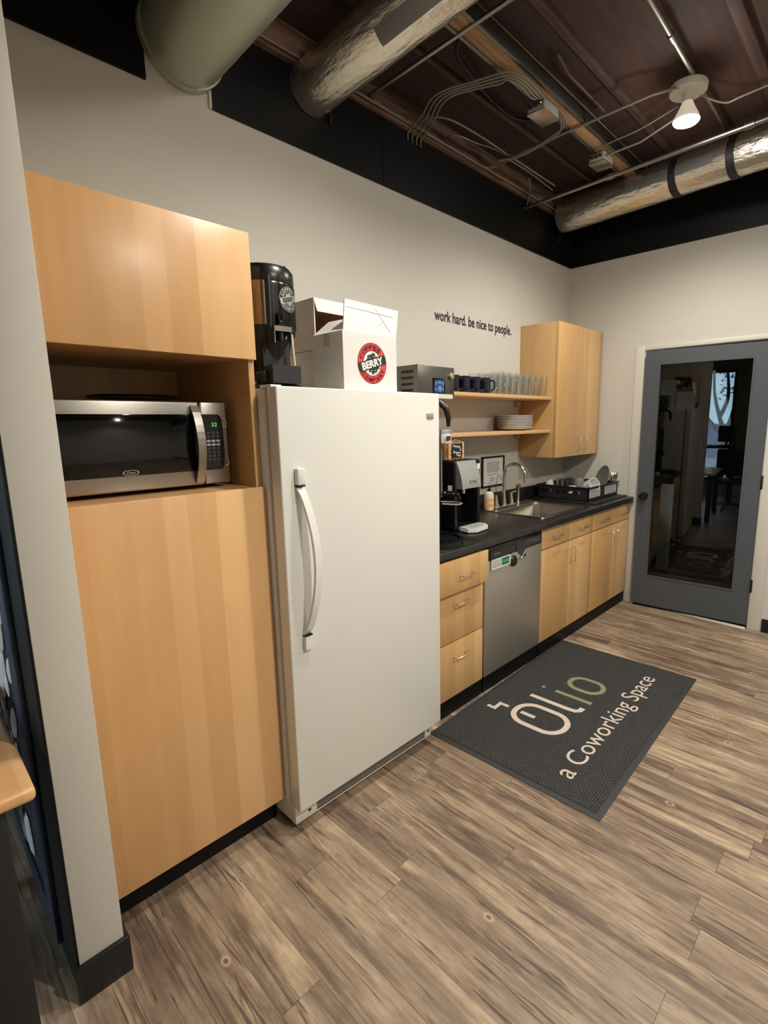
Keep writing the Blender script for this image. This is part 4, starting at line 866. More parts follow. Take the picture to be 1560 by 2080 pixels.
mb = MB(); mb.lathe([(.014, .134), (.015, .150), (.006, .154), (.005, .172), (0, .172)], (sxx, syy, sz), 20); mb.box(sxx-.006, sxx+.006, syy-.03, syy+.008, sz+.170, sz+.178, .003); mb.build('pump', BLK, t)
# framed notice
t = thing('framed_notice', 'small black framed printed notice on the wall behind the faucet', 'framed sign', (2.85, -.01, 1.06))
fx0, fx1, fz0, fz1 = 2.712, 2.998, 1.062, 1.292
mb = MB(); q = .012
mb.box(fx0, fx1, -.016, -.001, fz0, fz0+q); mb.box(fx0, fx1, -.016, -.001, fz1-q, fz1); mb.box(fx0, fx0+q, -.016, -.001, fz0, fz1); mb.box(fx1-q, fx1, -.016, -.001, fz0, fz1); mb.build('frame', BLK, t)
mb = MB(); mb.box(fx0+q, fx1-q, -.008, -.001, fz0+q, fz1-q); mb.build('paper', PAPER, t)
mb = MB()
for k, (wd, zz) in enumerate([(.78, .80), (.80, .755), (.80, .71), (.76, .665), (.80, .62), (.78, .575), (.80, .53), (.74, .485), (.66, .40), (.24, .26), (.20, .2)]):
    W_ = fx1-fx0; cxm = (fx0+fx1)/2; H_ = fz1-fz0; mb.box(cxm-wd*W_*.37, cxm+wd*W_*.37, -.0086, -.008, fz0+zz*H_, fz0+zz*H_+.0042)
W_ = fx1-fx0
for (a, b2, c, d) in ((fx0+.03, fx1-.03, fz0+.028, fz0+.0295), (fx0+.03, fx1-.03, fz1-.0295, fz1-.028), (fx0+.03, fx0+.0315, fz0+.028, fz1-.028), (fx1-.0315, fx1-.03, fz0+.028, fz1-.028)): mb.box(a, b2, -.0086, -.008, c, d)
mb.build('printed_lines', GREYINK, t)

# ---------------- dish rack
RX0, RX1, RY0, RY1 = 3.395, 3.952, -.520, -.085; zb_ = ZC+.012
mb = MB(); mb.box(RX0-.035, XD-.012, -.60, -.045, ZC+.0005, ZC+.010, .004)
tag(mb.build('drain_board', BLKM), 'flat black drain board under the dish rack', 'drain board')
t = thing('dish_rack', 'black plastic dish rack full of washed dishes at the end of the counter', 'dish rack', (3.67, -.30, ZC+.01))
mb = MB(); H = .104; mb.box(RX0, RX1, RY0, RY1, zb_, zb_+.008, .002)
# left wall with slots
zl, zh = zb_+.045, zb_+.075
for (a, b2, c, d) in ((RX0, RX0+.006, zb_, zl), (RX0, RX0+.006, zh, zb_+H)): mb.box(a, b2, RY0, RY1, c, d)
ys_ = [RY0, RY0+.05, RY0+.085, RY0+.13, RY0+.165, RY0+.19, RY0+.215, RY0+.245, RY0+.27, RY0+.30, RY0+.325, RY0+.355, RY1]
for k in range(0, len(ys_)-1, 2): mb.box(RX0, RX0+.006, ys_[k], ys_[k+1], zl, zh)
mb.box(RX1-.006, RX1, RY0, RY1, zb_, zb_+H); mb.box(RX0, RX1, RY1-.006, RY1, zb_, zb_+H); mb.box(RX0, RX1, RY0, RY0+.006, zb_, zb_+H)
mb.build('rack_tray', BLKM, t)
mb = MB(); o_ = .012
mb.box(RX0-o_, RX1+o_, RY0-o_, RY0+.004, zb_+H, zb_+H+.006, .002); mb.box(RX0-o_, RX1+o_, RY1-.004, RY1+o_, zb_+H, zb_+H+.006, .002); mb.box(RX0-o_, RX0+.004, RY0-o_, RY1+o_, zb_+H, zb_+H+.006, .002); mb.box(RX1-.004, RX1+o_, RY0-o_, RY1+o_, zb_+H, zb_+H+.006, .002)
mb.build('rack_rim', BLKM, t)
mb = MB()
for k in range(10): mb.box(RX0+.27, RX1-.03, RY0+.05+k*.035, RY0+.054+k*.035, zb_+.008, zb_+.04)
mb.build('plate_ridges', BLKM, t)
for a, b2 in ((RX0+.02, RX0+.215), (RX0+.30, RX1-.03)):
    mb = MB(); mb.box(a, b2, RY0-.0015, RY0, zb_+.025, zb_+.092); l_ = mb.build('rack_label', plain('label_grey', (170, 172, 166), .6), t)
    mb = MB()
    for k in range(7): mb.box(a+.012, b2-.012-(k % 3)*.02, RY0-.0022, RY0-.0015, zb_+.033+k*.008, zb_+.0355+k*.008)
    mb.build('label_print', GREYINK, l_)
ZR = zb_+.0085
def mug_mesh(col, parent, h=.098, r=.041, handle=True):
    mb = MB(); mb.lathe([(0, 0), (r*.86, 0), (r, .012), (r, h), (r-.004, h+.001), (r-.005, .012), (0, .008)], parent.location, 28); mb.build('mug_body', col, parent)
    if handle:
        c = Vector(parent.location); mb = MB(); pts = [c+Vector((r-.002, 0, h*.82)), c+Vector((r+.014, 0, h*.84)), c+Vector((r+.027, 0, h*.70)), c+Vector((r+.027, 0, h*.45)), c+Vector((r+.018, 0, h*.24)), c+Vector((r-.002, 0, h*.16))]
        mb.tube(smooth_path(pts, 4), .0052, 8); mb.build('mug_handle', col, parent)
def glass_mesh(parent, h=.145, r0=.030, r1=.039):
    mb = MB(); mb.lathe([(0, 0), (r0-.002, 0), (r0, .004), ((r0+r1)/2-.001, h*.5), (r1, h-.01), (r1, h), (r1-.0025, h), (r1-.004, h-.012), (r0-.002, .014), (0, .012)], parent.location, 28); mb.build('glass_body', GLASS, parent)
def place(o, rx_=0, ry_=0, rz_=0): o.rotation_euler = (R(rx_), R(ry_), R(rz_))
# inverted white cup
t = thing('cup', 'white cup upside down at the left back of the dish rack', 'cup', (3.475, -.145, ZR+.075))
mb = MB(); mb.lathe([(.036, 0), (.033, .03), (.024, .062), (0, .064), (0, .06), (.021, .058), (.030, .03), (.033, 0)], t.location, 28); mb.build('cup_body', CERW, t)
mb = MB(); mb.tube([(3.475, -.145, ZR+.072), (3.475, -.145, ZR)], .02, 10)
tag(mb.build('cup', CERG), 'grey cup standing under the upside down white cup in the dish rack', 'cup')
for (x, y, lab) in ((3.485, -.235, 'clear glass upside down in the dish rack beside the white cup'), (3.595, -.262, 'clear glass upside down in the dish rack behind its twin, next to the grey mug')):
    t = thing('drinking_glass', lab, 'glass', (x, y, ZR), 'glasses in the dish rack')
    mb = MB(); mb.lathe([(.037, 0), (.033, .08), (.031, .146), (.028, .150), (0, .150), (0, .142), (.027, .142), (.030, .08), (.0345, 0)], t.location, 28); mb.build('glass_body', GLASS, t)
t = thing('mug', 'grey mug upside down at the back of the dish rack', 'mug', (3.705, -.29, ZR))
mb = MB(); mb.lathe([(.044, 0), (.044, .125), (.040, .135), (0, .136)], t.location, 28); mb.build('mug_body', CERG, t)
t = thing('mug', 'white mug tilted on its side with a square body in the dish rack front', 'mug', (3.535, -.405, ZR+.052))
mb = MB(); mb.lathe([(0, 0), (.036, 0), (.048, .014), (.052, .095), (.049, .095), (.045, .016), (0, .010)], t.location, 32); mb.build('mug_body', CERW, t)
place(t, 0, 0, 0); t.rotation_euler = (R(40), R(-62), R(20)); t.location = (3.575, -.425, ZR+.082)
t = thing('bowl', 'shallow white bowl upside down at the front left of the dish rack', 'bowl', (3.455, -.355, ZR+.043))
mb = MB(); mb.lathe([(.052, 0), (.046, .03), (.028, .055), (0, .058), (0, .052), (.027, .050), (.042, .028), (.049, 0)], t.location, 32); mb.build('bowl_body', CERW, t)
mb = MB()
for k in range(8):
    a, b2 = R(225+6*k), R(231+6*k); mb.quad(*[(3.455+q*math.cos(w_), -.355+q*math.sin(w_), ZR+z_) for w_, q, z_ in ((a, .0525, .048), (b2, .0525, .048), (b2, .0480, .070), (a, .0480, .070))])
mb.build('bowl_band', BLKM, t)
mb = MB(); mb.box(3.415, 3.495, -.40, -.31, ZR, ZR+.041, .006); tag(mb.build('food_container', BLKM), 'black square container under the white bowl in the dish rack', 'container')
t = thing('mug', 'navy blue mug upside down in the dish rack against the tilted plate', 'mug', (3.80, -.375, ZR))
mb = MB(); mb.lathe([(.042, 0), (.042, .115), (.038, .122), (0, .122)], t.location, 28); mb.build('mug_body', NAVY, t)
PL = [(0, 0), (.075, 0), (.085, .004), (.118, .013), (.133, .018), (.134, .021), (.118, .017), (.08, .008), (0, .006)]
t = thing('plate', 'round plate standing tilted on edge in the dish rack', 'plate', (0, 0, 0))
mb = MB(); mb.lathe([(a*.80, b) for a, b in PL], (0, 0, 0), 40); mb.build('plate_body', CERG, t)
t.location = (3.895, -.425, ZR+.125); t.rotation_euler = Vector((-.75, .62, .28)).to_track_quat('Z', 'Y').to_euler()
def utensil(x, y, a, b, lab, kind):
    t = thing(kind, lab, 'cutlery', (x, y, ZR), 'cutlery in the dish rack'); c = Vector((x, y, ZR)); top = c+Vector((a, b, .155))
    mb = MB(); mb.tube([c, c.lerp(top, .75)], [.003, .004], 8); hh = mb.build('handle', CHROME, t)
    d = (top-c).normalized(); M = Matrix.Translation(top) @ d.to_track_quat('Z', 'Y').to_matrix().to_4x4() @ Matrix.Diagonal((1, .35, 1.5, 1))
    mb = MB(); mb.lathe([(0, -.02), (.010, -.014), (.015, 0), (.012, .012), (0, .018)], (0, 0, 0), 16, M); mb.build('head', CHROME, t)
for i, (x, y, a, b) in enumerate(((3.905, -.495, .030, .02), (3.915, -.475, .035, .00), (3.925, -.50, .040, .01), (3.93, -.485, .030, -.02))):
    utensil(x, y, a, b, ['steel spoon leaning furthest left in the cutlery corner of the rack', 'steel spoon second from the plate in the cutlery corner', 'steel spoon with the highest head in the cutlery corner', 'steel spoon nearest the front in the cutlery corner'][i], 'spoon')
t = thing('strainer', 'small crumpled steel strainer lying in front of the tilted plate', 'strainer', (3.74, -.46, ZR+.07))
mb = MB(); mb.lathe([(0, -.02), (.022, -.012), (.03, 0), (.032, .002), (.029, .004), (.02, -.008), (0, -.014)], (0, 0, 0), 20, Matrix.Translation(t.location) @ Matrix.Rotation(R(40), 4, 'Y')); mb.tube([(3.72, -.47, ZR+.075), (3.76, -.45, ZR+.0)], .004, 8); mb.build('strainer_bowl', CHROME, t)

# ---------------- shelves and wall cabinet
def shelf(lab, z0, z1):
    t = thing('wall_shelf', lab, 'shelf', (2.5, -.14, z0), 'maple wall shelves left of the wall cabinet')
    mb = MB(); mb.box(1.85, 3.188, -.284, -.001, z0, z1, .0015); mb.build('shelf_board', MAP_H, t)
    mb = MB(); mb.box(3.189, 3.2085, -.284, -.001, z0-.001, z1+.001); mb.build('side_cleat', MAP_N, t)
    mb = MB(); mb.box(3.14, 3.20, -.03, -.001, z0-.045, z0, .002); mb.build('wall_bracket', MAP_N, t)
shelf('upper maple wall shelf holding navy mugs and clear glasses', 1.704, 1.7265)
shelf('lower maple wall shelf holding the stack of plates', 1.460, 1.4825)
t = thing('wall_cabinet', 'tall maple wall cabinet with two doors in the corner above the dish rack', 'cabinet', (3.58, -.16, 1.27))
mb = MB(); mb.box(3.2103, 3.9576, -.307, -.001, 1.2702, 2.2676, .001); mb.build('cabinet_body', MAP_W, t)
for a, b2, hx_ in ((3.2103, 3.6135, 3.556), (3.6145, 3.9576, 3.678)):
    mb = MB(); mb.box(a, b2, -.3274, -.309, 1.2702, 2.2676, .0012); d_ = mb.build('cabinet_door', MAP_W, t)
    wire_pull(MB(), hx_, 1.362, .098, True, -.3274).build('handle', WIRE, d_, 'thin nickel wire handle')
# mugs
ZS = 1.727
ords = ['first', 'second', 'third', 'fourth', 'fifth', 'sixth', 'seventh', 'eighth', 'ninth', 'tenth']
proto = None
for r_, y in enumerate((-.232, -.145, -.058)):
    rown = ['front', 'middle', 'back'][r_]
    for c_ in range(4):
        x = 2.425-.105*c_
        lab = 'glossy navy mug, '+ords[c_]+' left of the glasses in the '+rown+' row of the upper shelf'; a = R(-45+random.uniform(-5, 5))
        if proto is None:
            proto = thing('mug', lab, 'mug', (0, 0, 0), 'navy mugs on the upper shelf'); mug_mesh(NAVY, proto); proto.location = (x, y, ZS); proto.rotation_euler = (0, 0, a)
        else: dup(proto, (x, y, ZS), lab, a)
proto = None
for r_, y in enumerate((-.236, -.150, -.066)):
    rown = ['front', 'middle', 'back'][r_]
    for c_ in range(8):
        x = 3.145-.0815*c_-(.02*r_)
        lab = 'clear tall glass, '+ords[c_]+' from the wall cabinet in the '+rown+' row of the upper shelf'
        if proto is None:
            proto = thing('drinking_glass', lab, 'glass', (0, 0, 0), 'clear glasses on the upper shelf'); glass_mesh(proto); proto.location = (x, y, ZS)
        else: dup(proto, (x+random.uniform(-.002, .002), y, ZS), lab)
proto = None
for k in range(9):
    z = 1.483+.0108*k; n_ = 9-k
    lab = ('topmost' if n_ == 1 else ('bottom' if n_ == 9 else ords[n_-1]+' from the top'))+' white plate in the stack on the lower shelf'
    if proto is None:
        proto = thing('plate', lab, 'plate', (0, 0, 0), 'white plates on the lower shelf')
        mb = MB(); mb.lathe([(a*.985, b*.98) for a, b in PL], (0, 0, 0), 48); mb.build('plate_body', CERW, proto)
        proto.location = (2.925, -.146, z)
    else: dup(proto, (2.925+random.uniform(-.0015, .0015), -.146, z), lab)

# ---------------- coffee brewer
t = thing('coffee_brewer', 'steel commercial coffee brewer with a small touch screen right of the fridge', 'coffee machine', (1.66, -.28, ZC))
bxa, bxb, byf = 1.520, 1.798, -.500
mb = MB(); mb.box(bxa, bxb, byf, -.04, 1.680, 1.826, .004); hd_ = mb.build('head', STEELD, t)
mb = MB()
for k in range(4): mb.box(bxa-.003, bxa, byf+.03+.0, byf+.11, 1.70+.03*k, 1.712+.03*k, .001)
mb.build('vent_louvre', INK, hd_)
mb = MB(); mb.box(1.628, 1.722, byf-.003, byf+.001, 1.690, 1.768, .002); sc_ = mb.build('touch_screen', BLKG, hd_)
mb = MB(); mb.box(1.638, 1.712, byf-.0036, byf-.003, 1.698, 1.760); mb.build('screen_glow', plain('blue_screen', (24, 44, 84), .3, emis=(40, 80, 150), es=.25), sc_)
mb = MB(); 
for (a, b2, c, d) in ((1.645, 1.655, 1.735, 1.750), (1.645, 1.655, 1.708, 1.72), (1.665, 1.69, 1.742, 1.752), (1.667, 1.69, 1.705, 1.73), (1.698, 1.708, 1.735, 1.750), (1.698, 1.708, 1.71, 1.722)): mb.box(a, b2, byf-.004, byf-.0036, c, d)
mb.build('screen_icons', plain('screen_icon', (90, 120, 160), .4, emis=(90, 130, 190), es=.3), sc_)
mb = MB(); mb.lathe([(0, 0), (.016, 0), (.016, .008), (.012, .010), (0, .010)], (1.772, byf-.0005, 1.782), 24, Matrix.Rotation(R(90), 4, 'X')); mb.build('key_lock', plain('brass_lock', (196, 180, 140), .3, metal=.8), hd_)
mb = MB(); mb.box(bxa, bxb, byf-.012, -.04, 1.668, 1.681, .002); mb.build('head_lip', STEEL, hd_)
mb = MB(); mb.box(1.63, 1.768, byf-.0135, byf-.012, 1.668, 1.690, 0); mb.build('warning_label', plain('cream_label', (214, 210, 190), .5), hd_)
mb = MB(); mb.lathe([(.050, 0), (.075, .06), (.088, .065), (.088, .085), (0, .085)], (1.665, -.36, 1.582), 32); mb.lathe([(0, -.012), (.014, -.012), (.016, 0), (.05, 0)], (1.665, -.36, 1.582), 20); fn = mb.build('brew_funnel', BLKM, t)
mb = MB(); mb.tube([(1.655, -.43, 1.655), (1.665, -.50, 1.655), (1.688, -.535, 1.62), (1.702, -.54, 1.57), (1.702, -.54, 1.527)], [.012, .015, .016, .014, .009], 12); mb.build('funnel_handle', BLK, fn)
mb = MB(); mb.box(bxa+.01, bxb-.01, -.20, -.04, ZC+.03, 1.67, .004); mb.build('column', BLKM, t)
mb = MB(); pts = [(bxa, -.04), (bxa, -.50)]+[(1.659+.139*math.cos(a), -.50+.139*math.sin(a)) for a in [R(180+180*k/16) for k in range(17)]]+[(bxb, -.50), (bxb, -.04)]
mb.ngon_prism([(x, y, ZC+.001) for x, y in pts], (0, 0, .028)); mb.build('base_plate', BLK, t)
mb = MB(); mb.lathe([(.10, 0), (.11, .006), (.118, .006), (.118, 0)], (1.665, -.50, ZC+.029), 36); mb.build('drip_ring', BLKG, t)
t = thing('coffee_server', 'black thermal coffee server standing under the brewer behind the fridge edge', 'coffee server', (1.675, -.38, ZC+.03))
q = Vector((1.675, -.375, ZC+.03))
mb = MB(); mb.lathe([(0, 0), (.095, 0), (.098, .01), (.098, .16), (.103, .18), (.103, .46), (.096, .50), (.05, .52), (0, .52)], q, 44); mb.build('server_body', BLK, t)
mb = MB(); mb.tube([q+Vector((.095, -.055, .20)), q+Vector((.095, -.055, .46))], .007, 10); mb.build('sight_glass', plain('sight_glass_grey', (120, 118, 110), .2), t)
mb = MB(); mb.tube([q+Vector((.10, -.06, .22)), q+Vector((.15, -.13, .215)), q+Vector((.155, -.135, .185))], [.016, .013, .010], 12); mb.build('faucet', BLKG, t)
mb = MB(); mb.tube(smooth_path([q+Vector((.04, -.11, .175)), q+Vector((.10, -.17, .17)), q+Vector((.165, -.14, .168)), q+Vector((.15, -.09, .170)), q+Vector((.09, -.05, .175))], 4), .004, 8); mb.build('faucet_guard', GREYPL, t)

# ---------------- water dispenser
ix0, ix1, iyf = 1.917, 2.160, -.405
t = thing('water_dispenser', 'black countertop water dispenser with a curved silver front panel', 'water dispenser', (2.04, -.25, ZC))
mb = MB(); mb.box(ix0, ix1, -.30, -.05, ZC+.004, 1.330, .008, 3); mb.box(ix0, ix1, iyf, -.30, 1.165, 1.330, .010, 3); mb.box(ix0, ix0+.025, iyf, -.30, ZC+.004, 1.17, .006); mb.box(ix1-.025, ix1, iyf, -.30, ZC+.004, 1.17, .006)
mb.box(ix0, ix1, iyf, -.30, ZC+.004, ZC+.03, .004); mb.build('housing', BLK, t)
mb = MB(); n = 12; prof = []
for k in range(n+1):
    a = k/n; prof.append((iyf-.002-.045*math.sin(a*PI*.5)**1.0*1.0, 1.328-.155*a))
for (ya, za), (yb, zb2) in zip(prof, prof[1:]):
    mb.ngon_prism([(ix0+.012, ya, za), (ix0+.012, yb, zb2), (ix0+.012, iyf+.01, zb2), (ix0+.012, iyf+.01, za)], (.175, 0, 0))
fp = mb.build('front_panel', brushed('silver_panel', (186, 188, 186), .38, 'z', .75), t, 'curved silver front panel')
ys = lambda z: iyf-.004-.045*math.sin(min(1, max(0, (1.328-z)/.155))*PI*.5)
mb = MB(); text_into(mb, 'I N', lambda a, b: (ix0+.085+.060*a, ys(1.197+.022*b), 1.197+.022*b)); mb.build('panel_letters', plain('slate_ink', (60, 84, 96), .5), fp)
mb = MB(); mb.quad(*[(ix0+.101+.018*a, ys(1.197+.022*b)-.0002, 1.197+.022*b) for a, b in ((.1, 0), (.9, 0), (.9, .12), (.1, .12))]); mb.quad(*[(ix0+.101+.018*a, ys(1.197+.022*b)-.0002, 1.197+.022*b) for a, b in ((.1, .88), (.9, .88), (.9, 1), (.1, 1))]); mb.build('panel_letters', plain('pale_ink', (130, 144, 150), .5), fp)
mb = MB(); mb.box(2.128, 2.150, iyf-.0015, iyf, 1.270, 1.305); mb.box(2.132, 2.146, iyf-.0015, iyf, 1.255, 1.263); mb.build('sticker', PAPER, t, 'small white sticker')
mb = MB(); mb.cyl((2.05, -.36, 1.165), (2.05, -.36, 1.13), .014, 14); mb.build('nozzle', CHROME, t)
mb = MB(); mb.lathe([(0, 0), (.006, 0), (.006, .006), (0, .007)], (2.08, -.302, 1.055), 12, Matrix.Rotation(R(90), 4, 'X')); mb.build('front_button', CHROME, t)
mb = MB(); mb.box(ix0-.0015, ix0, -.385, -.355, 1.16, 1.19); mb.box(ix0-.0015, ix0, -.37, -.345, 1.135, 1.152); mb.build('side_sticker', PAPER, t, 'white sticker on the side')
t2 = thing('drip_tray', 'white slotted drip tray at the foot of the water dispenser', 'tray', (2.03, -.46, ZC))
pts = [(1.955, -.41), (1.945, -.48), (1.985, -.515), (2.11, -.50), (2.14, -.46), (2.135, -.41)]
mb = MB(); mb.ngon_prism([(x, y, ZC+.001) for x, y in pts], (0, 0, .008)); mb.build('tray_foot', BLKM, t2)
mb = MB(); mb.ngon_prism([(x, y, ZC+.009) for x, y in pts], (0, 0, .022)); mb.build('tray_body', CERW, t2)
mb = MB()
for k in range(8): mb.box(1.975+.018*k, 1.983+.018*k, -.49, -.42, ZC+.0312, ZC+.0318)
mb.build('tray_slots', GREYPL, t2)
# basket with chalk sign on it
t = thing('basket', 'woven tan basket with a chalk tag on top of the water dispenser', 'basket', (1.985, -.36, 1.331))
mb = MB(); bz = 1.332
def loop(x0, x1, y0, y1, z, r, ph):
    P_ = rrect(x0, x1, y0, y1, .02, z, 5); out = []
    m2 = len(P_); pts_ = []
    for k in range(m2):
        a = Vector(P_[k]); b2 = Vector(P_[(k+1) % m2]); nn = max(1, int((b2-a).length/.012))
        for j in range(nn): pts_.append(a.lerp(b2, j/nn))
    for k, p in enumerate(pts_): out.append(p+Vector((0, 0, .0035*math.sin(k*1.9+ph))))
    out.append(out[0]); return out
for k in range(9):
    mb.tube(loop(1.928-.0006*k, 2.078+.0006*k, -.335, -.215, bz+.006+.0108*k, .006, k*PI), .0064, 6, False)
mb.box(1.935, 2.07, -.33, -.22, bz, bz+.004); mb.build('basket_weave', plain('seagrass', (196, 150, 104), .7, var=.15), t)
for xx in (1.942, 2.062):
    mb = MB(); pts_ = []
    for k in range(26): pts_.append((xx+.007*math.sin(k*1.1), -.344, bz+.004+.0038*k))
    mb.tube(pts_, .0065, 6); pts_ = [(xx-.007*math.sin(k*1.1), -.344+.002*math.cos(k*1.1), bz+.004+.0038*k) for k in range(26)]; mb.tube(pts_, .0065, 6); mb.build('braid', plain('seagrass_pale', (206, 160, 116), .7, var=.1), t)
t2 = thing('chalk_tag', 'small black chalk tag with white handwriting hung on the woven basket', 'sign', (2.0, -.355, 1.36))
mb = MB(); mb.box(1.955, 2.046, -.3565, -.3535, 1.350, 1.428, .001); mb.build('tag_board', plain('chalkboard', (20, 22, 24), .7), t2)
mb = MB()
for w_, xa, wd, za, hh in (('Honey', 1.963, .064, 1.402, .019), ('&', 2.022, .013, 1.387, .013), ('Brown', 1.963, .064, 1.372, .014), ('Sugar', 1.990, .045, 1.355, .014)):
    text_into(mb, w_, lambda a, b: (xa+wd*a, -.3572, za+hh*b-.006*a), .01)
mb.build('chalk_writing', PAPER, t2)
mb = MB(); mb.tube(smooth_path([(1.952, -.352, 1.432), (1.99, -.351, 1.447), (2.07, -.346, 1.428)]), .002, 6); mb.build('cord', CARDT, t2)
t = thing('coffee_bag', 'white foil coffee bag with silver creases standing in the woven basket', 'bag', (1.975, -.29, 1.34))
mb = MB(); g = []
for i in range(9):
    row = []
    for j in range(12):
        u, v = i/8, j/11; row.append((1.835+.115*u, v))
    g.append(row)
rnd = random.Random(3)
for sgn in (-1, 1):
    vv = [[mb.bm.verts.new((1.928+.094*(i/8), -.290+sgn*(.026*(1-(2*i/8-1)**2)*(1-(j/11)**3)+.002+.003*rnd.random()), 1.340+.150*(j/11)+.004*rnd.random())) for j in range(12)] for i in range(9)]
    for i in range(8):
        for j in range(11): mb.bm.faces.new([vv[i][j], vv[i+1][j], vv[i+1][j+1], vv[i][j+1]])
bmesh.ops.remove_doubles(mb.bm, verts=mb.bm.verts, dist=.0045)
mb.build('bag_body', plain('white_foil', (222, 222, 222), .22, metal=.25), t)
mb = MB(); mb.box(1.926, 2.024, -.298, -.282, 1.482, 1.508, .004); mb.build('bag_seal', plain('clear_foil', (200, 200, 200), .2, metal=.5), t)
mb = MB(); mb.box(1.95, 1.985, -.3185, -.3165, 1.445, 1.470); mb.build('bag_print', plain('plum_print', (72, 34, 48), .5), t)

# ================================================================ WALL LETTERING
mb = MB(); wx0, wx1, wz, h_ = 2.207, 3.078, 2.166, .088
text_into(mb, 'work hard. be nice to people.', lambda a, b: (wx0+(wx1-wx0)*a, -.0012, wz+h_*b), .022)
tag(mb.build('wall_lettering', INK), 'black vinyl lettering on the beige wall left of the wall cabinet', 'wall lettering')

# ================================================================ FLOOR MAT
th = .0281; U = Vector((math.cos(th), math.sin(th), 0)); V = Vector((math.sin(th), -math.cos(th), 0)); O = Vector((1.4164, -.6699, 0))
t = thing('floor_mat', 'dark grey entrance mat with cream and olive lettering in front of the dishwasher', 'mat', (2.14, -1.08, 0))
t.rotation_euler = (0, 0, 0)
def m3(u, v, z): p = O+U*u+V*v; return (p.x, p.y, z)
ML, MW = 1.4562, .8602; bd = .028
mb = MB(); v0 = -.018; a_ = [(0, v0), (ML, v0), (ML, MW), (0, MW)]; i_ = [(bd, bd+v0), (ML-bd, bd+v0), (ML-bd, MW-bd), (bd, MW-bd)]
lo = [mb.bm.verts.new(m3(u, v, .0008)) for u, v in a_]; e1 = [mb.bm.verts.new(m3(u, v, .0025)) for u, v in a_]; e2 = [mb.bm.verts.new(m3(u, v, .0065)) for u, v in i_]
for k in range(4):
    k2 = (k+1) % 4; mb.bm.faces.new([lo[k], lo[k2], e1[k2], e1[k]]); mb.bm.faces.new([e1[k], e1[k2], e2[k2], e2[k]])
mb.bm.faces.new(lo); mb.bm.faces.new(e2); mb.build('rubber_border', MATR, t)
mb = MB(); mb.ngon_prism([m3(bd, bd+v0, .0066), m3(ML-bd, bd+v0, .0066), m3(ML-bd, MW-bd, .0066), m3(bd, MW-bd, .0066)], (0, 0, .0024)); mb.build('carpet', MATC, t)
def stroke(mb, pts, w, z=.0094, closed=False):
    P_ = [Vector(p) for p in pts]; n = len(P_); L_, R_ = [], []
    for k in range(n):
        if closed: tt = (P_[(k+1) % n]-P_[k-1])
        else: tt = (P_[min(k+1, n-1)]-P_[max(k-1, 0)])
        tt.normalize(); nn = Vector((-tt.y, tt.x))*w/2
        L_.append(mb.bm.verts.new(m3(P_[k].x+nn.x, P_[k].y+nn.y, z))); R_.append(mb.bm.verts.new(m3(P_[k].x-nn.x, P_[k].y-nn.y, z)))
    for k in range(n if closed else n-1):
        k2 = (k+1) % n; mb.bm.faces.new([L_[k], L_[k2], R_[k2], R_[k]])
    return mb
def stad(x0, x1, y0, y1, r, n=8):
    out = []
    for cx_, cy_, a0 in ((x1-r, y1-r, 0), (x0+r, y1-r, 90), (x0+r, y0+r, 180), (x1-r, y0+r, 270)):
        for k in range(n+1): a = R(a0+90*k/n); out.append((cx_+r*math.cos(a), cy_+r*math.sin(a)))
    return out
sw = .030
mb = MB(); stroke(mb, stad(.372, .565, .205, .488, .09), sw, closed=True); stroke(mb, [(.457, .238), (.457, .322)], .026)
stroke(mb, [(.645, .192), (.645, .42), (.650, .455), (.668, .475), (.702, .478)], sw)
for a, b2 in (((.398, .064), (.398, .0985)), ((.387, .110), (.469, .110)), ((.458, .1215), (.458, .162))): stroke(mb, [a, b2], .022)
mb.build('cream_lettering', MATPINK, t)
mb = MB(); stroke(mb, stad(.872, 1.015, .295, .488, .07), .028, closed=True); stroke(mb, [(.775, .280), (.775, .496)], .028); stroke(mb, [(.771, .196), (.771, .216)], .024)
mb.build('olive_lettering', MATGRN, t)
mb = MB()
text_into(mb, 'a Coworking Space', lambda a, b: m3(.140+(1.285-.140)*a, .708-.126*b, .0095)); mb.build('cream_tagline', MATPINK, t)

# ================================================================ LEFT OF THE WALL END
t = thing('wall_art', 'navy framed black panel with white pebble shapes on the hidden side of the wall end', 'framed art', (-.12, -.1, .3))
mb = MB(); fr = plain('navy_frame', (34, 46, 66), .35)
mb.box(-.128, -.1150, -.580, -.475, .05, 1.75, .003); mb.box(-.128, -.115, .60, .68, .05, 1.75, .003); mb.box(-.128, -.115, -.475, .60, 1.67, 1.75, .003); mb.box(-.128, -.115, -.475, .60, .05, .13, .003); mb.build('frame', fr, t)
mb = MB(); mb.box(-.120, -.115, -.475, .60, .13, 1.67); mb.build('panel', plain('charcoal_weave', (30, 26, 26), .8, var=.3, bump=.5, bscale=60), t)
rnd = random.Random(11); mb = MB()
for k in range(90):
    y, z = rnd.uniform(-.44, .55), rnd.uniform(.2, 1.6); M = Matrix.Translation((-.124, y, z)) @ Matrix.Rotation(rnd.uniform(-.5, .5), 4, 'X') @ Matrix.Diagonal((.3, 1, 2.2, 1))
    rr_ = rnd.uniform(.018, .034); mb.lathe([(0, -rr_), (rr_*.7, -rr_*.7), (rr_, 0), (rr_*.7, rr_*.7), (0, rr_)], (0, 0, 0), 12, M)
mb.build('pebble_pattern', plain('pebble_white', (196, 186, 180), .6, var=.1), t)
t = thing('side_table', 'maple topped table with black legs at the left edge of the photo', 'table', (-.6, -.5, 0))
mb = MB(); 
def bull(xa, xb, ya, yb, za, zb2):
    mb.box(xa, xb, ya, yb, za, zb2, .012, 4)
bull(-1.3, -.156, -.886, -.12, .718, .752); mb.build('tabletop', MAP_V, t)
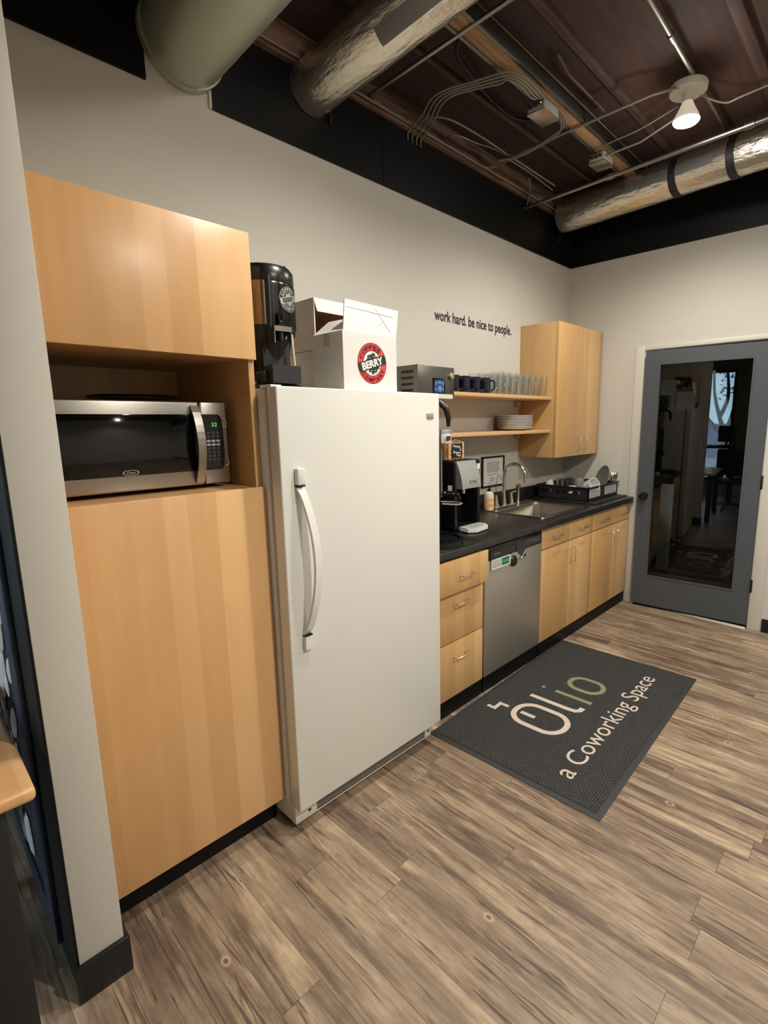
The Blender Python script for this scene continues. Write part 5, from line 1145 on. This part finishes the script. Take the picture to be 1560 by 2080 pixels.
for x, y in ((-.26, -.82), (-1.24, -.82), (-.26, -.18), (-1.24, -.18)):
    mb = MB(); mb.box(x-.05, x+.05, y-.03, y+.03, 0, .716, .004); mb.build('leg', BLKM, t)
mb = MB(); mb.box(-1.2, -.30, -.83, -.81, .60, .716); mb.build('apron', BLKM, t)
# things seen mirrored in the door glass
t = thing('high_table', 'dark high table by the window, seen mirrored in the door glass', 'table', (-2.6, 0, 0))
mb = MB(); mb.box(-2.9, -2.2, -.98, .9, 1.02, 1.06, .004); mb.build('tabletop', BLKM, t)
for x, y in ((-2.85, -.93), (-2.25, -.93), (-2.85, .85), (-2.25, .85)):
    mb = MB(); mb.box(x-.025, x+.025, y-.025, y+.025, 0, 1.02); mb.build('leg', BLKM, t)
t = thing('monitor', 'dark monitor on the high table, mirrored in the door glass', 'monitor', (-2.5, -.82, 1.06))
mb = MB(); mb.box(-2.52, -2.48, -.96, -.68, 1.13, 1.42, .004); mb.build('screen', plain('monitor_grey', (70, 72, 74), .4), t)
mb = MB(); mb.box(-2.58, -2.42, -.89, -.75, 1.061, 1.07); mb.box(-2.51, -2.49, -.84, -.80, 1.07, 1.14); mb.build('stand', BLKM, t)
t = thing('office_chair', 'black office chair on castors, mirrored in the door glass', 'chair', (-1.7, -1.0, 0))
cx_, cy_ = -1.7, -1.0
mb = MB(); mb.box(cx_-.24, cx_+.24, cy_-.24, cy_+.24, .46, .53, .03, 3); mb.build('seat', BLKM, t)
mb = MB(); mb.box(cx_+.20, cx_+.25, cy_-.22, cy_+.22, .62, 1.05, .02, 3); mb.tube([(cx_+.15, cy_, .47), (cx_+.26, cy_, .60), (cx_+.24, cy_, .75)], .015, 8); mb.build('backrest', BLKM, t)
mb = MB(); mb.cyl((cx_, cy_, .10), (cx_, cy_, .46), .025, 14); mb.build('post', BLKM, t)
for k in range(5):
    a = 2*PI*k/5+.3; e = (cx_+.28*math.cos(a), cy_+.28*math.sin(a))
    mb = MB(); mb.tube([(cx_, cy_, .12), (e[0], e[1], .07)], [.022, .014], 8); lg = mb.build('leg', BLKM, t)
    mb = MB(); mb.cyl((e[0]-.02, e[1], .027), (e[0]+.02, e[1], .027), .027, 14); mb.build('castor', BLKM, lg)
# outside
t = thing('street_tree', 'dark branching tree outside the window, mirrored in the door glass', 'tree', (-6.2, -.45, 0))
bark = plain('bark', (52, 42, 38), .9, var=.2)
mb = MB(); mb.tube([(-6.2, -.45, 0), (-6.2, -.5, .9), (-6.2, -.5, 1.2)], [.10, .09, .07], 10)
for p in ([(-6.2, -.5, 1.15), (-6.2, -.35, 1.6), (-6.2, -.2, 2.2), (-6.2, -.15, 3.0)], [(-6.2, -.48, 1.1), (-6.2, -.1, 1.55), (-6.2, .15, 1.9), (-6.2, .35, 2.8)], [(-6.2, -.5, 1.2), (-6.2, -.65, 1.8), (-6.2, -.7, 2.6), (-6.2, -.8, 3.2)], [(-6.2, -.36, 1.6), (-6.2, -.5, 2.1), (-6.2, -.4, 3.0)]):
    mb.tube(smooth_path(p), [.055-.035*i/(len(smooth_path(p))-1) for i in range(len(smooth_path(p)))], 8)
mb.build('trunk', bark, t)
rnd = random.Random(4); mb = MB()
for k in range(120):
    c = Vector((-6.2+rnd.uniform(-.8, .5), -.8+rnd.uniform(-.5, .5), rnd.uniform(2.0, 2.9))); d = Vector((rnd.uniform(-1, 1), rnd.uniform(-1, 1), rnd.uniform(-1, 1))).normalized()*.07; e = d.orthogonal().normalized()*.03
    mb.quad(c-d, c+e, c+d, c-e)
mb.build('leaves', plain('leaf_green', (60, 96, 66), .7, var=.2), t)
mb = MB(); mb.box(-5.6, -4.0, -.6, 1.5, 2.62, 2.9); tag(mb.build('awning', plain('brown_awning', (140, 86, 48), .8)), 'brown awning outside the window, mirrored in the door glass', 'awning')
mb = MB(); mb.box(-40, -3.75, -20, 20, -.10, -.06); g_ = mb.build('ground', plain('pavement', (150, 150, 148), .9)); g_['kind'] = 'structure'
mb = MB(); mb.box(-20, -16, -8, 14, -.06, 1.3); tag(mb.build('building', plain('blue_grey_wall', (96, 110, 150), .8)), 'low blue-grey building across the street, mirrored in the door glass', 'building')
# next room
t = thing('side_cabinet', 'white panel-sided unit in the dark room behind the glass door', 'cabinet', (5.2, -.35, 0))
mb = MB(); mb.box(5.15, 5.18, -.61, -.49, 0, .90, .002); mb.build('side_panel', CARD, t)
mb = MB(); mb.box(5.19, 6.2, -.58, -.15, .90, .94); mb.build('top', BLKM, t)
mb = MB(); mb.box(5.19, 6.2, -.20, -.15, .05, .90); mb.build('back_panel', MAP_N, t)
t = thing('spray_bottle', 'white bottle with a red cap on the floor behind the glass door', 'bottle', (5.05, -.40, 0))
mb = MB(); mb.lathe([(0, 0), (.045, 0), (.05, .01), (.05, .19), (.02, .25), (0, .25)], (5.05, -.42, 0.0005), 24); mb.build('bottle_body', CERW, t)
mb = MB(); mb.lathe([(0, .25), (.022, .25), (.022, .31), (0, .315)], (5.05, -.42, 0), 20); mb.build('bottle_cap', RED, t)
